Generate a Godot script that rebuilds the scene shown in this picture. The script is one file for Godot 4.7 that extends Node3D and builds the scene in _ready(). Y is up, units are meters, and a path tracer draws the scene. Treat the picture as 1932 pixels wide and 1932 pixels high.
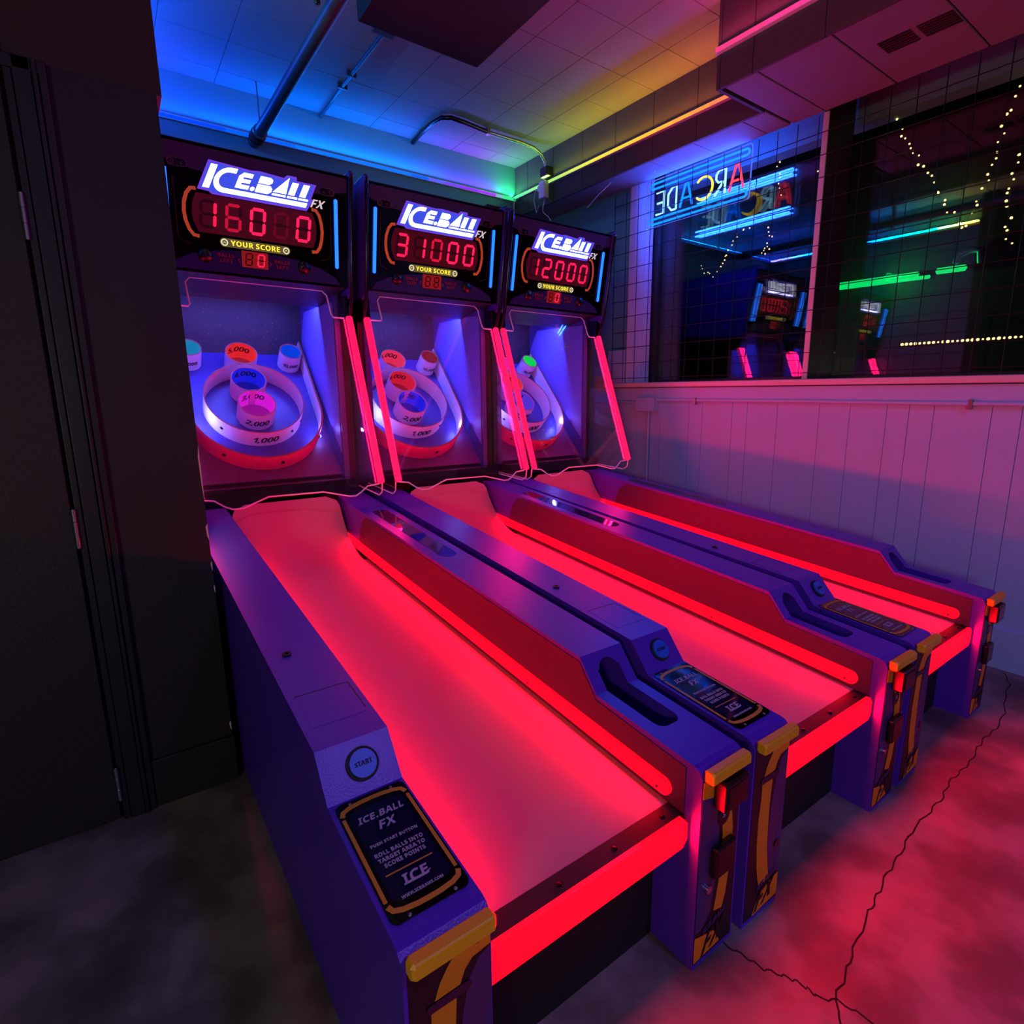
extends Node3D

const K := 0.02            # the building's floor-to-ceiling lines run slightly out of level along the room's length
const BACK := -3.17
const CEIL := 2.85
const WALLX := 2.72
const SOFY := 2.505

# ---------------------------------------------------------------- mesh builder
class MB:
	var v := PackedVector3Array()
	var n := PackedVector3Array()
	var out_of_level := false
	func put(p: Vector3, nn: Vector3) -> void:
		if out_of_level:
			p.y -= 0.02 * (p.z + 3.17)
		v.append(p)
		n.append(nn)
	func tri(a: Vector3, b: Vector3, c: Vector3, nn: Vector3) -> void:
		tri3(a, b, c, nn, nn, nn)
	func tri3(a: Vector3, b: Vector3, c: Vector3, na: Vector3, nb: Vector3, nc: Vector3) -> void:
		if (b - a).cross(c - a).dot(na + nb + nc) > 0.0:
			put(a, na); put(c, nc); put(b, nb)
		else:
			put(a, na); put(b, nb); put(c, nc)
	func quad(a: Vector3, b: Vector3, c: Vector3, d: Vector3, nn: Vector3) -> void:
		tri(a, b, c, nn)
		tri(a, c, d, nn)
	func quad4(a: Vector3, b: Vector3, c: Vector3, d: Vector3, na: Vector3, nb: Vector3, nc: Vector3, nd: Vector3) -> void:
		tri3(a, b, c, na, nb, nc)
		tri3(a, c, d, na, nc, nd)
	func box(lo: Vector3, hi: Vector3) -> void:
		obox(Transform3D(Basis.IDENTITY, (lo + hi) / 2), hi - lo)
	func obox(t: Transform3D, size: Vector3) -> void:
		var h := size / 2
		for ax in 3:
			for sg in [-1.0, 1.0]:
				var e := Vector3.ZERO; e[ax] = sg
				var u := Vector3.ZERO; u[(ax + 1) % 3] = h[(ax + 1) % 3]
				var w := Vector3.ZERO; w[(ax + 2) % 3] = h[(ax + 2) % 3]
				var c := e * h[ax]
				quad(t * (c - u - w), t * (c + u - w), t * (c + u + w), t * (c - u + w), (t.basis * e).normalized())
	func cbox(lo: Vector3, hi: Vector3, c: float) -> void:      # box with chamfered edges
		cobox(Transform3D(Basis.IDENTITY, (lo + hi) / 2), hi - lo, c)
	func cobox(t: Transform3D, size: Vector3, c: float) -> void:
		var h := size / 2
		var b := t.basis
		for ax in 3:
			var i1 := (ax + 1) % 3
			var i2 := (ax + 2) % 3
			for sg in [-1.0, 1.0]:
				var e := Vector3.ZERO; e[ax] = sg
				var u := Vector3.ZERO; u[i1] = h[i1] - c
				var w := Vector3.ZERO; w[i2] = h[i2] - c
				var p := e * h[ax]
				quad(t * (p - u - w), t * (p + u - w), t * (p + u + w), t * (p - u + w), (b * e).normalized())
			for s1 in [-1.0, 1.0]:
				for s2 in [-1.0, 1.0]:
					var f := Vector3.ZERO; f[ax] = h[ax] - c
					var p1 := Vector3.ZERO; p1[i1] = s1 * h[i1]; p1[i2] = s2 * (h[i2] - c)
					var p2 := Vector3.ZERO; p2[i1] = s1 * (h[i1] - c); p2[i2] = s2 * h[i2]
					var n1 := Vector3.ZERO; n1[i1] = s1
					var n2 := Vector3.ZERO; n2[i2] = s2
					n1 = (b * n1).normalized(); n2 = (b * n2).normalized()
					quad4(t * (p1 - f), t * (p1 + f), t * (p2 + f), t * (p2 - f), n1, n1, n2, n2)
		for sx in [-1.0, 1.0]:
			for sy in [-1.0, 1.0]:
				for sz in [-1.0, 1.0]:
					var q := Vector3(sx * h.x, sy * h.y, sz * h.z)
					tri(t * (q - Vector3(0, sy * c, sz * c)), t * (q - Vector3(sx * c, 0, sz * c)), t * (q - Vector3(sx * c, sy * c, 0)), (b * Vector3(sx, sy, sz)).normalized())
	# polygon in t's xy plane, extruded along t's z from d0 to d1
	func prism(poly: PackedVector2Array, t: Transform3D, d0: float, d1: float) -> void:
		var idx := Geometry2D.triangulate_polygon(poly)
		var z := t.basis.z.normalized()
		for i in range(0, idx.size(), 3):
			for side in [[d1, z], [d0, -z]]:
				var a := poly[idx[i]]
				var b := poly[idx[i + 1]]
				var c := poly[idx[i + 2]]
				tri(t * Vector3(a.x, a.y, side[0]), t * Vector3(b.x, b.y, side[0]), t * Vector3(c.x, c.y, side[0]), side[1])
		var turn := -1.0 if Geometry2D.is_polygon_clockwise(poly) else 1.0
		for i in poly.size():
			var a := poly[i]
			var b := poly[(i + 1) % poly.size()]
			if a.distance_to(b) < 1e-6:
				continue
			var e := (b - a).normalized() * turn
			quad(t * Vector3(a.x, a.y, d0), t * Vector3(b.x, b.y, d0), t * Vector3(b.x, b.y, d1), t * Vector3(a.x, a.y, d1), (t.basis * Vector3(e.y, -e.x, 0)).normalized())
	func tube(pts: Array, r: float, seg := 8, closed := false) -> void:
		var count := pts.size()
		var rings := []
		var up := Vector3.UP
		var prev := Vector3.ZERO
		for i in count:
			var a: Vector3 = pts[(i - 1 + count) % count] if closed or i > 0 else pts[i]
			var b: Vector3 = pts[(i + 1) % count] if closed or i < count - 1 else pts[i]
			var d := (b - a).normalized()
			if prev == Vector3.ZERO:
				up = d.cross(Vector3.UP if absf(d.y) < 0.9 else Vector3.RIGHT).normalized()
			else:
				up = (up - d * up.dot(d)).normalized()
			prev = d
			var side := d.cross(up)
			var ring := []
			for k in seg:
				var an := TAU * k / seg
				ring.append(up * cos(an) + side * sin(an))
			rings.append(ring)
		for i in (count if closed else count - 1):
			var j := (i + 1) % count
			var off := 0
			if closed and j == 0:          # join with the least twist
				var best := -2.0
				for k in seg:
					var q: float = rings[i][0].dot(rings[0][k])
					if q > best:
						best = q; off = k
			for k in seg:
				var k2 := (k + 1) % seg
				var na: Vector3 = rings[i][k]
				var nb: Vector3 = rings[i][k2]
				var nc: Vector3 = rings[j][(k2 + off) % seg]
				var nd: Vector3 = rings[j][(k + off) % seg]
				var pi: Vector3 = pts[i]
				var pj: Vector3 = pts[j]
				quad4(pi + na * r, pi + nb * r, pj + nc * r, pj + nd * r, na, nb, nc, nd)
		if not closed:
			for e in [[0, 1], [count - 1, count - 2]]:
				var p: Vector3 = pts[e[0]]
				var d2: Vector3 = (p - pts[e[1]]).normalized()
				var tip := p + d2 * r * 0.6
				for k in seg:
					var ra: Vector3 = rings[e[0]][k]
					var rb: Vector3 = rings[e[0]][(k + 1) % seg]
					tri3(p + ra * r, p + rb * r, tip, ra, rb, d2)
	# shell round t's z axis: inner radius, outer radius, from h0 to h1; what: 0 all, 1 outside and ends, 2 inside only
	func ring(t: Transform3D, ri: float, ro: float, h0: float, h1: float, seg := 40, what := 0) -> void:
		var z := t.basis.z.normalized()
		for i in seg:
			var a := TAU * i / seg
			var b := TAU * (i + 1) / seg
			var ea := Vector3(cos(a), sin(a), 0)
			var eb := Vector3(cos(b), sin(b), 0)
			var na := t.basis * ea
			var nb := t.basis * eb
			var lo := Vector3(0, 0, h0)
			var hi := Vector3(0, 0, h1)
			if what != 2:
				quad4(t * (ea * ro + lo), t * (eb * ro + lo), t * (eb * ro + hi), t * (ea * ro + hi), na, nb, nb, na)
				quad(t * (ea * ri + hi), t * (eb * ri + hi), t * (eb * ro + hi), t * (ea * ro + hi), z)
				quad(t * (ea * ri + lo), t * (eb * ri + lo), t * (eb * ro + lo), t * (ea * ro + lo), -z)
			if what != 1 and ri > 0.0:
				quad4(t * (ea * ri + lo), t * (eb * ri + lo), t * (eb * ri + hi), t * (ea * ri + hi), -na, -nb, -nb, -na)
	func dome(t: Transform3D, r: float, h: float, seg := 14, rows := 4) -> void:
		for j in rows:
			var p0 := PI / 2 * j / rows
			var p1 := PI / 2 * (j + 1) / rows
			for i in seg:
				var a := TAU * i / seg
				var b := TAU * (i + 1) / seg
				var q := []
				var m := []
				for s in [[a, p0], [b, p0], [b, p1], [a, p1]]:
					var e := Vector3(cos(s[0]) * cos(s[1]), sin(s[0]) * cos(s[1]), sin(s[1]))
					q.append(t * Vector3(e.x * r, e.y * r, e.z * h))
					m.append((t.basis * e).normalized())
				quad4(q[0], q[1], q[2], q[3], m[0], m[1], m[2], m[3])
	func mesh() -> ArrayMesh:
		var a := []
		a.resize(Mesh.ARRAY_MAX)
		a[Mesh.ARRAY_VERTEX] = v
		a[Mesh.ARRAY_NORMAL] = n
		var m := ArrayMesh.new()
		m.add_surface_from_arrays(Mesh.PRIMITIVE_TRIANGLES, a)
		return m

# ---------------------------------------------------------------- small helpers
var M := {}
var taken := {}
var font: SystemFont
var font_heavy: SystemFont

func room_mb() -> MB:
	var m := MB.new()
	m.out_of_level = true
	return m

func lvl(p: Vector3) -> Vector3:
	return Vector3(p.x, p.y - K * (p.z + 3.17), p.z)

func numbered(called: String) -> String:
	taken[called] = taken.get(called, -1) + 1
	return called if taken[called] == 0 else "%s_%03d" % [called, taken[called]]

func obj(called: String, mb: MB, m: Material, parent: Node3D) -> MeshInstance3D:
	return meshed(called, mb.mesh(), m, parent)

func meshed(called: String, mesh: Mesh, m: Material, parent: Node3D) -> MeshInstance3D:
	var o := MeshInstance3D.new()
	o.name = numbered(called) if parent == self else called
	o.mesh = mesh
	o.material_override = m
	parent.add_child(o, true)
	return o

func tag(o: Node3D, label: String, category: String, group := "") -> Node3D:
	o.set_meta("label", label)
	o.set_meta("category", category)
	if group != "":
		o.set_meta("group", group)
	return o

func struct(called: String, mb: MB, m: Material) -> MeshInstance3D:
	var o := obj(called, mb, m, self)
	o.set_meta("kind", "structure")
	return o

func thing(called: String, label: String, category: String, at := Vector3.ZERO, group := "") -> Node3D:
	var o := Node3D.new()
	o.name = numbered(called)
	add_child(o)
	o.position = at
	tag(o, label, category, group)
	return o

func v2(a: Array) -> PackedVector2Array:
	var p := PackedVector2Array()
	for q in a:
		p.append(Vector2(q[0], q[1]))
	return p

func rrect(x0: float, y0: float, x1: float, y1: float, r: float, seg := 5) -> PackedVector2Array:
	var p := PackedVector2Array()
	for c in [[x1 - r, y1 - r, 0.0], [x0 + r, y1 - r, 0.5], [x0 + r, y0 + r, 1.0], [x1 - r, y0 + r, 1.5]]:
		for i in seg + 1:
			var a: float = PI * (c[2] + 0.5 * i / seg)
			p.append(Vector2(c[0] + r * cos(a), c[1] + r * sin(a)))
	return p

func disc(x: float, y: float, r: float, seg := 24) -> PackedVector2Array:
	var p := PackedVector2Array()
	for i in seg:
		p.append(Vector2(x + r * cos(TAU * i / seg), y + r * sin(TAU * i / seg)))
	return p

# a band of given width along a polyline
func band(pts: Array, w: float) -> PackedVector2Array:
	var l := []
	var r := []
	for i in pts.size():
		var a := Vector2(pts[maxi(i - 1, 0)][0], pts[maxi(i - 1, 0)][1])
		var b := Vector2(pts[mini(i + 1, pts.size() - 1)][0], pts[mini(i + 1, pts.size() - 1)][1])
		var d := (b - a).normalized()
		var q := Vector2(pts[i][0], pts[i][1])
		l.append(q + Vector2(-d.y, d.x) * w / 2)
		r.push_front(q - Vector2(-d.y, d.x) * w / 2)
	return PackedVector2Array(l + r)

func arc(cx: float, cy: float, r: float, a0: float, a1: float, seg := 12) -> Array:
	var p := []
	for i in seg + 1:
		var a := deg_to_rad(lerpf(a0, a1, float(i) / seg))
		p.append([cx + r * cos(a), cy + r * sin(a)])
	return p

# flat print or plate: polygons on a plane, d0..d1 above it
func plate(called: String, polys: Array, t: Transform3D, d0: float, d1: float, m: Material, parent: Node3D) -> MeshInstance3D:
	var mb := MB.new()
	for p in polys:
		mb.prism(p, t, d0, d1)
	return obj(called, mb, m, parent)

func frame(o: Vector3, x: Vector3, y: Vector3) -> Transform3D:
	x = x.normalized()
	y = (y - x * y.dot(x)).normalized()
	return Transform3D(Basis(x, y, x.cross(y)), o)

func lettering(called: String, s: String, t: Transform3D, height: float, m: Material, parent: Node3D, wide := 1.0, heavy := true, slant := 0.0) -> MeshInstance3D:
	var tm := TextMesh.new()
	tm.font = font_heavy if heavy else font
	tm.font_size = 48
	tm.pixel_size = height / 34.5         # capitals are about 34.5 px of 48
	tm.depth = 0.0008
	tm.curve_step = 3.0
	tm.text = s
	tm.horizontal_alignment = HORIZONTAL_ALIGNMENT_CENTER
	tm.vertical_alignment = VERTICAL_ALIGNMENT_CENTER
	var o := meshed(called, tm, m, parent)
	o.transform = t * Transform3D(Basis(Vector3(wide, 0, 0), Vector3(slant, 1, 0), Vector3(0, 0, 1)), Vector3(0, 0, 0.0006))
	return o

func mat(key: String, c: Color, rough := 0.5, metal := 0.0) -> StandardMaterial3D:
	if M.has(key):
		return M[key]
	var m := StandardMaterial3D.new()
	m.resource_name = key
	m.albedo_color = c
	m.roughness = rough
	m.metallic = metal
	M[key] = m
	return m

func glow(key: String, c: Color, energy: float, base := Color(0.05, 0.05, 0.05)) -> StandardMaterial3D:
	if M.has(key):
		return M[key]
	var m := mat(key, base, 0.4)
	m.emission_enabled = true
	m.emission = Color(c.r, c.g, c.b).linear_to_srgb()
	m.emission_energy_multiplier = energy
	return m

func noise_tex(freq: float, size: int, seed_: int, normal: bool, strength := 4.0, ramp: Gradient = null, octaves := 4) -> NoiseTexture2D:
	var f := FastNoiseLite.new()
	f.seed = seed_
	f.noise_type = FastNoiseLite.TYPE_SIMPLEX_SMOOTH
	f.frequency = freq
	f.fractal_octaves = octaves
	var t := NoiseTexture2D.new()
	t.width = size
	t.height = size
	t.seamless = true
	t.noise = f
	t.as_normal_map = normal
	t.bump_strength = strength
	if ramp:
		t.color_ramp = ramp
	return t

func ramp(stops: Array) -> Gradient:
	var g := Gradient.new()
	var o := PackedFloat32Array()
	var c := PackedColorArray()
	for s in stops:
		o.append(s[0])
		c.append(s[1])
	g.offsets = o
	g.colors = c
	return g

func triplanar(m: StandardMaterial3D, scale: float) -> void:
	m.uv1_triplanar = true
	m.uv1_world_triplanar = true
	m.uv1_scale = Vector3.ONE * scale

# an area light that shines along `towards`
func area(called: String, at: Vector3, towards: Vector3, long_dir: Vector3, length: float, width: float, c: Color, energy: float, parent: Node3D) -> void:
	var l := AreaLight3D.new()
	l.name = called
	var z := -towards.normalized()
	var x := (long_dir - z * long_dir.dot(z)).normalized()
	l.transform = Transform3D(Basis(x, z.cross(x), z), at)
	l.area_size = Vector2(length, width)
	l.area_normalize_energy = true
	l.light_color = c.linear_to_srgb()
	l.light_energy = energy
	l.area_range = 12.0
	l.area_attenuation = 2.0
	l.shadow_enabled = true
	parent.add_child(l, true)

func omni(called: String, at: Vector3, c: Color, energy: float, size: float, parent: Node3D) -> void:
	var l := OmniLight3D.new()
	l.name = called
	l.position = at
	l.light_color = c.linear_to_srgb()
	l.light_energy = energy
	l.light_size = size
	l.omni_range = 10.0
	l.omni_attenuation = 2.0
	l.shadow_enabled = true
	parent.add_child(l, true)

# ---------------------------------------------------------------- scene
const RED := Color(1.0, 0.001, 0.010)
const E_LANE := 0.84
const E_FRONT := 0.66
const E_SIDE := 0.22
const E_HEAD := 0.85
const E_VIOLET := 3.4
const E_SCREEN := 2.4
const E_STRIP := 0.62

func _ready() -> void:
	var cam := Camera3D.new()
	cam.name = "camera"
	cam.position = Vector3(-0.2132, 1.1208, 0.5503)
	cam.basis = Basis.from_euler(Vector3(-0.1921, -0.6164, -0.0122))
	cam.fov = rad_to_deg(2.0 * atan(966.0 / 1052.58))
	cam.near = 0.02
	cam.far = 60.0
	add_child(cam)
	cam.current = true
	var env := Environment.new()
	env.background_mode = Environment.BG_COLOR
	env.background_color = Color(0.012, 0.012, 0.018)
	env.tonemap_mode = Environment.TONE_MAPPER_LINEAR
	env.tonemap_exposure = 1.0
	env.sdfgi_enabled = true
	env.ssao_enabled = true
	env.ssil_enabled = true
	var we := WorldEnvironment.new()
	we.name = "environment"
	we.environment = env
	add_child(we)
	font = SystemFont.new()
	font.font_names = PackedStringArray(["Droid Sans"])
	font_heavy = SystemFont.new()
	font_heavy.font_names = PackedStringArray(["Droid Sans"])
	font_heavy.font_weight = 700
	materials()
	room()
	led_strips()
	window_wall()
	machines()
	ceiling_things()
	outside()

func materials() -> void:
	var fine := noise_tex(0.09, 512, 3, true, 3.0)
	var m := mat("purple_paint", Color(0.30, 0.14, 0.72), 0.34)
	m.normal_enabled = true
	m.normal_texture = fine
	m.normal_scale = 0.22
	triplanar(m, 6.0)
	m = mat("lane_surface", Color(0.58, 0.48, 0.53), 0.62)
	m.normal_enabled = true
	m.normal_texture = fine
	m.normal_scale = 0.25
	triplanar(m, 7.0)
	mat("lane_wall", Color(0.24, 0.13, 0.27), 0.45)
	mat("black_board", Color(0.06, 0.05, 0.06), 0.65)
	mat("black_plastic", Color(0.03, 0.03, 0.035), 0.3)
	mat("black_gloss", Color(0.02, 0.02, 0.03), 0.06)
	mat("white_plastic", Color(0.86, 0.86, 0.86), 0.4)
	mat("fence_white", Color(0.82, 0.82, 0.84), 0.45)
	mat("rim_edge", Color(0.55, 0.30, 0.22), 0.6)
	mat("screw_dark", Color(0.08, 0.08, 0.09), 0.3, 0.8)
	mat("chrome", Color(0.8, 0.8, 0.82), 0.15, 1.0)
	mat("yellow_pad", Color(0.92, 0.66, 0.06), 0.45)
	mat("orange_print", Color(0.86, 0.52, 0.05), 0.5)
	mat("gold_print", Color(0.80, 0.55, 0.10), 0.5)
	mat("navy_print", Color(0.06, 0.05, 0.20), 0.06)
	mat("dark_print", Color(0.06, 0.03, 0.07), 0.45)
	mat("blue_print", Color(0.16, 0.17, 0.42), 0.45)
	mat("violet_print", Color(0.27, 0.15, 0.38), 0.45)
	mat("pale_print", Color(0.66, 0.62, 0.74), 0.5)
	mat("ink", Color(0.05, 0.05, 0.12), 0.6)
	mat("deck_blue", Color(0.24, 0.22, 0.55), 0.4)
	mat("deck_dark", Color(0.36, 0.16, 0.42), 0.45)
	mat("side_panel", Color(0.42, 0.44, 0.80), 0.5)
	m = mat("back_panel", Color(1, 1, 1), 0.5)
	m.albedo_texture = speckles()
	triplanar(m, 1.6)
	m = mat("acrylic", Color(0.5, 0.5, 0.55, 0.015), 0.03)
	m.transparency = BaseMaterial3D.TRANSPARENCY_ALPHA
	m = mat("window_glass", Color(0.02, 0.02, 0.03, 0.01), 0.0)
	m.transparency = BaseMaterial3D.TRANSPARENCY_ALPHA
	# room
	m = mat("concrete", Color(1, 1, 1), 0.5)
	m.albedo_texture = noise_tex(0.006, 1024, 11, false, 1.0, ramp([[0.0, Color(0.26, 0.25, 0.24)], [0.42, Color(0.36, 0.34, 0.33)], [0.6, Color(0.45, 0.43, 0.42)], [1.0, Color(0.54, 0.52, 0.50)]]), 6)
	m.roughness_texture = noise_tex(0.008, 512, 5, false, 1.0, ramp([[0.0, Color(0.28, 0.28, 0.28)], [1.0, Color(0.75, 0.75, 0.75)]]), 5)
	m.roughness = 1.0
	m.normal_enabled = true
	m.normal_texture = noise_tex(0.03, 512, 8, true, 3.0)
	m.normal_scale = 0.2
	triplanar(m, 0.45)
	mat("crack_dirt", Color(0.05, 0.04, 0.04), 0.9)
	m = mat("black_wall", Color(0.085, 0.07, 0.085), 0.6)
	m.normal_enabled = true
	m.normal_texture = noise_tex(0.05, 512, 21, true, 3.0)
	m.normal_scale = 0.25
	triplanar(m, 3.0)
	mat("maroon_wall", Color(0.18, 0.09, 0.10), 0.65)
	mat("black_trim", Color(0.10, 0.10, 0.12), 0.4)
	m = mat("teal_wall", Color(0.36, 0.60, 0.60), 0.7)
	m.normal_enabled = true
	m.normal_texture = noise_tex(0.05, 512, 22, true, 2.0)
	m.normal_scale = 0.15
	triplanar(m, 2.0)
	m = mat("ceiling_tile", Color(0.48, 0.48, 0.50), 0.85)
	m.normal_enabled = true
	m.normal_texture = noise_tex(0.12, 512, 31, true, 5.0)
	m.normal_scale = 0.4
	triplanar(m, 4.0)
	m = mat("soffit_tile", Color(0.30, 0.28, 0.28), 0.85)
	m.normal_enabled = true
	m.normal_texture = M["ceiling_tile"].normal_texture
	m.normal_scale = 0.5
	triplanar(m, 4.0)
	m = mat("wall_board", Color(0.62, 0.73, 0.90), 0.6)
	m.normal_enabled = true
	m.normal_texture = noise_tex(0.03, 512, 41, true, 2.0)
	m.normal_scale = 0.12
	triplanar(m, 3.0)
	mat("sill_white", Color(0.78, 0.75, 0.77), 0.4)
	mat("jamb_white", Color(0.78, 0.80, 0.86), 0.5)
	mat("frame_dark", Color(0.14, 0.12, 0.14), 0.4)
	mat("wire_dark", Color(0.10, 0.10, 0.12), 0.35, 0.6)
	mat("pipe_paint", Color(0.20, 0.26, 0.30), 0.35)
	mat("galvanised", Color(0.55, 0.58, 0.60), 0.35, 0.8)
	mat("brass", Color(0.62, 0.50, 0.24), 0.3, 1.0)
	mat("rust", Color(0.30, 0.15, 0.10), 0.8)
	mat("paint_chip", Color(0.80, 0.72, 0.70), 0.7)

func speckles() -> ImageTexture:
	var im := Image.create(512, 512, false, Image.FORMAT_RGB8)
	im.fill(Color(0.15, 0.12, 0.15))
	var rng := RandomNumberGenerator.new()
	rng.seed = 7
	for i in 420:
		var g := rng.randf_range(0.3, 0.62)
		im.fill_rect(Rect2i(rng.randi_range(0, 508), rng.randi_range(0, 508), rng.randi_range(1, 3), rng.randi_range(1, 3)), Color(g, g * 0.9, g))
	return ImageTexture.create_from_image(im)

# ---------------------------------------------------------------- the room
func room() -> void:
	var mb := MB.new()
	mb.box(Vector3(-4.0, -0.1, BACK - 0.2), Vector3(3.2, 0.0, 4.0))
	var fl := struct("floor", mb, M.concrete)
	var cracks := [
		[[2.68, -0.02], [2.584, 0.021], [2.45, 0.04], [2.298, 0.075], [2.149, 0.09], [2.06, 0.083], [1.968, 0.088], [1.86, 0.099], [1.778, 0.097], [1.691, 0.094], [1.6, 0.108], [1.506, 0.108], [1.377, 0.109], [1.275, 0.122], [1.18, 0.128], [1.092, 0.141], [1.033, 0.149], [0.913, 0.168], [0.843, 0.184], [0.779, 0.194], [0.72, 0.24], [0.66, 0.33]],
		[[0.70, -0.02], [0.708, 0.012], [0.718, 0.05], [0.723, 0.082], [0.74, 0.11], [0.752, 0.131], [0.757, 0.155], [0.755, 0.171], [0.781, 0.198], [0.79, 0.24], [0.80, 0.30]]]
	for c in cracks:
		var pts := []
		for i in c.size() - 1:
			for k in 4:
				var f := k / 4.0
				var j := 0.004 * sin(37.0 * i + 11.0 * k)
				pts.append([lerpf(c[i][0], c[i + 1][0], f) + j * 0.6, -lerpf(c[i][1], c[i + 1][1], f) + j])
		plate("crack", [band(pts, 0.0035)], frame(Vector3.ZERO, Vector3.RIGHT, Vector3.FORWARD), 0.0, 0.0004, M.crack_dirt, fl)
	# back wall
	mb = MB.new()
	mb.box(Vector3(-0.2, -0.05, BACK - 0.15), Vector3(3.2, 3.1, BACK))
	struct("wall_back", mb, M.teal_wall)
	# partition with the door, left of the machines, and its return to the back wall
	mb = MB.new()
	mb.box(Vector3(-4.0, 0.0, -1.30), Vector3(-0.31, 1.90, -1.2))
	mb.box(Vector3(-0.31, 0.0, -1.30), Vector3(-0.025, 1.873, -1.2))
	var wl := struct("wall_left", mb, M.black_wall)
	mb = MB.new()
	mb.box(Vector3(-4.0, 1.873, -1.30), Vector3(-0.013, 3.1, -1.204))
	obj("upper_wall", mb, M.maroon_wall, wl)
	mb = MB.new()
	for c in [[1.02, 0.16, 0.004], [0.80, 0.05, 0.0055], [0.69, 0.03, 0.004], [0.62, 0.025, 0.003], [0.19, 0.03, 0.005]]:
		mb.prism(v2([[-0.0245, c[0]], [-0.0245 - c[2], c[0] - c[1] * 0.2], [-0.0245 - c[2] * 0.7, c[0] - c[1] * 0.75], [-0.0245, c[0] - c[1]]]), Transform3D(Basis.IDENTITY, Vector3(0, 0, -1.2)), -0.001, 0.0006)
	obj("paint_chip", mb, M.paint_chip, wl)
	mb = MB.new()
	mb.box(Vector3(-0.12, 0.0, BACK), Vector3(-0.026, 3.1, -1.30))
	struct("wall_return", mb, M.teal_wall)
	# baseboard on the strip of wall between casing and corner
	mb = MB.new()
	mb.cbox(Vector3(-0.235, 0.0, -1.2), Vector3(-0.02, 0.145, -1.188), 0.004)
	struct("baseboard_left", mb, M.black_wall)
	# door
	mb = MB.new()
	mb.cbox(Vector3(-1.10, 0.008, -1.2), Vector3(-0.318, 1.84, -1.186), 0.003)
	var d := struct("door_1", mb, M.black_wall)
	mb = MB.new()
	for s in [[-0.312, -0.296, 0.016], [-0.296, -0.262, 0.020], [-0.262, -0.252, 0.026], [-0.252, -0.235, 0.018]]:
		mb.cbox(Vector3(s[0], 0.0, -1.2), Vector3(s[1], 1.873, -1.2 + s[2]), 0.003)
	mb.cbox(Vector3(-1.2, 1.845, -1.2), Vector3(-0.235, 1.873, -1.18), 0.003)
	obj("casing", mb, M.black_trim, d)
	for y in [1.545, 0.828, 0.115]:
		mb = MB.new()
		mb.tube([Vector3(-0.314, y - 0.048, -1.178), Vector3(-0.314, y - 0.016, -1.178)], 0.005, 8)
		mb.tube([Vector3(-0.314, y - 0.013, -1.178), Vector3(-0.314, y + 0.016, -1.178)], 0.005, 8)
		mb.tube([Vector3(-0.314, y + 0.019, -1.178), Vector3(-0.314, y + 0.048, -1.178)], 0.005, 8)
		obj("hinge", mb, M.galvanised, d)
	# the unseen rest of the room
	mb = MB.new()
	mb.box(Vector3(-4.1, 0.0, -1.3), Vector3(-4.0, 3.1, 4.0))
	struct("wall_far", mb, M.black_wall)
	mb = MB.new()
	mb.box(Vector3(-4.1, 0.0, 4.0), Vector3(3.2, 3.1, 4.1))
	struct("wall_front", mb, M.black_wall)
	# ceiling slab and its tiles
	mb = room_mb()
	mb.box(Vector3(-4.1, CEIL + 0.012, BACK - 0.2), Vector3(3.2, CEIL + 0.1, 4.1))
	var ce := struct("ceiling", mb, M.black_board)
	var tile := 0.2945
	var rng := RandomNumberGenerator.new()
	rng.seed = 5
	for iz in 9:
		for ix in 9:
			var x0 := 2.235 - tile * (8 - ix) + tile - 0.0
			x0 = 2.235 + tile - tile * (9 - ix)
			var z0 := BACK + 0.16 + tile * (iz - 1)
			mb = room_mb()
			var dy := rng.randf_range(-0.0006, 0.0006)
			mb.cbox(Vector3(x0 + 0.0008, CEIL + dy, maxf(z0, BACK) + 0.0008), Vector3(minf(x0 + tile, 2.50) - 0.0008, CEIL + 0.014, z0 + tile - 0.0008), 0.0014)
			obj("ceiling_tile", mb, M.ceiling_tile, ce)
	mb = room_mb()
	mb.box(Vector3(-4.0, CEIL, BACK + 0.16 + tile * 8), Vector3(2.6, CEIL + 0.012, 4.0))
	mb.box(Vector3(-4.0, CEIL, -1.3), Vector3(2.235 - tile * 8, CEIL + 0.012, BACK + 0.16 + tile * 8))
	obj("ceiling_field", mb, M.ceiling_tile, ce)
	# narrow soffit over the window, and the wider one that starts at z = -1.16
	mb = room_mb()
	mb.box(Vector3(2.50, SOFY + 0.014, BACK), Vector3(2.725, CEIL + 0.02, -1.16))
	mb.box(Vector3(2.725, 2.66, BACK), Vector3(3.2, CEIL + 0.02, 4.0))
	mb.box(Vector3(2.154, SOFY + 0.014, -1.15), Vector3(2.725, CEIL + 0.02, 4.0))
	var so := struct("trim_soffit", mb, M.black_board)
	# face panels
	var zs := [BACK]
	for i in 7:
		zs.append(-3.012 + 0.2945 * i)
	zs[7] = -1.16
	for i in zs.size() - 1:
		mb = room_mb()
		mb.cbox(Vector3(2.486, SOFY, zs[i] + 0.001), Vector3(2.502, CEIL - 0.001, zs[i + 1] - 0.001), 0.002)
		obj("soffit_panel", mb, M.soffit_tile, so)
	var zb := [-1.16, -1.003, -0.709, -0.414, -0.12, 0.175, 1.5, 4.0]
	for i in zb.size() - 1:
		mb = room_mb()
		mb.cbox(Vector3(2.14, SOFY, zb[i] + 0.001), Vector3(2.156, CEIL - 0.001, zb[i + 1] - 0.001), 0.002)
		obj("soffit_panel", mb, M.soffit_tile, so)
	mb = room_mb()
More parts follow.
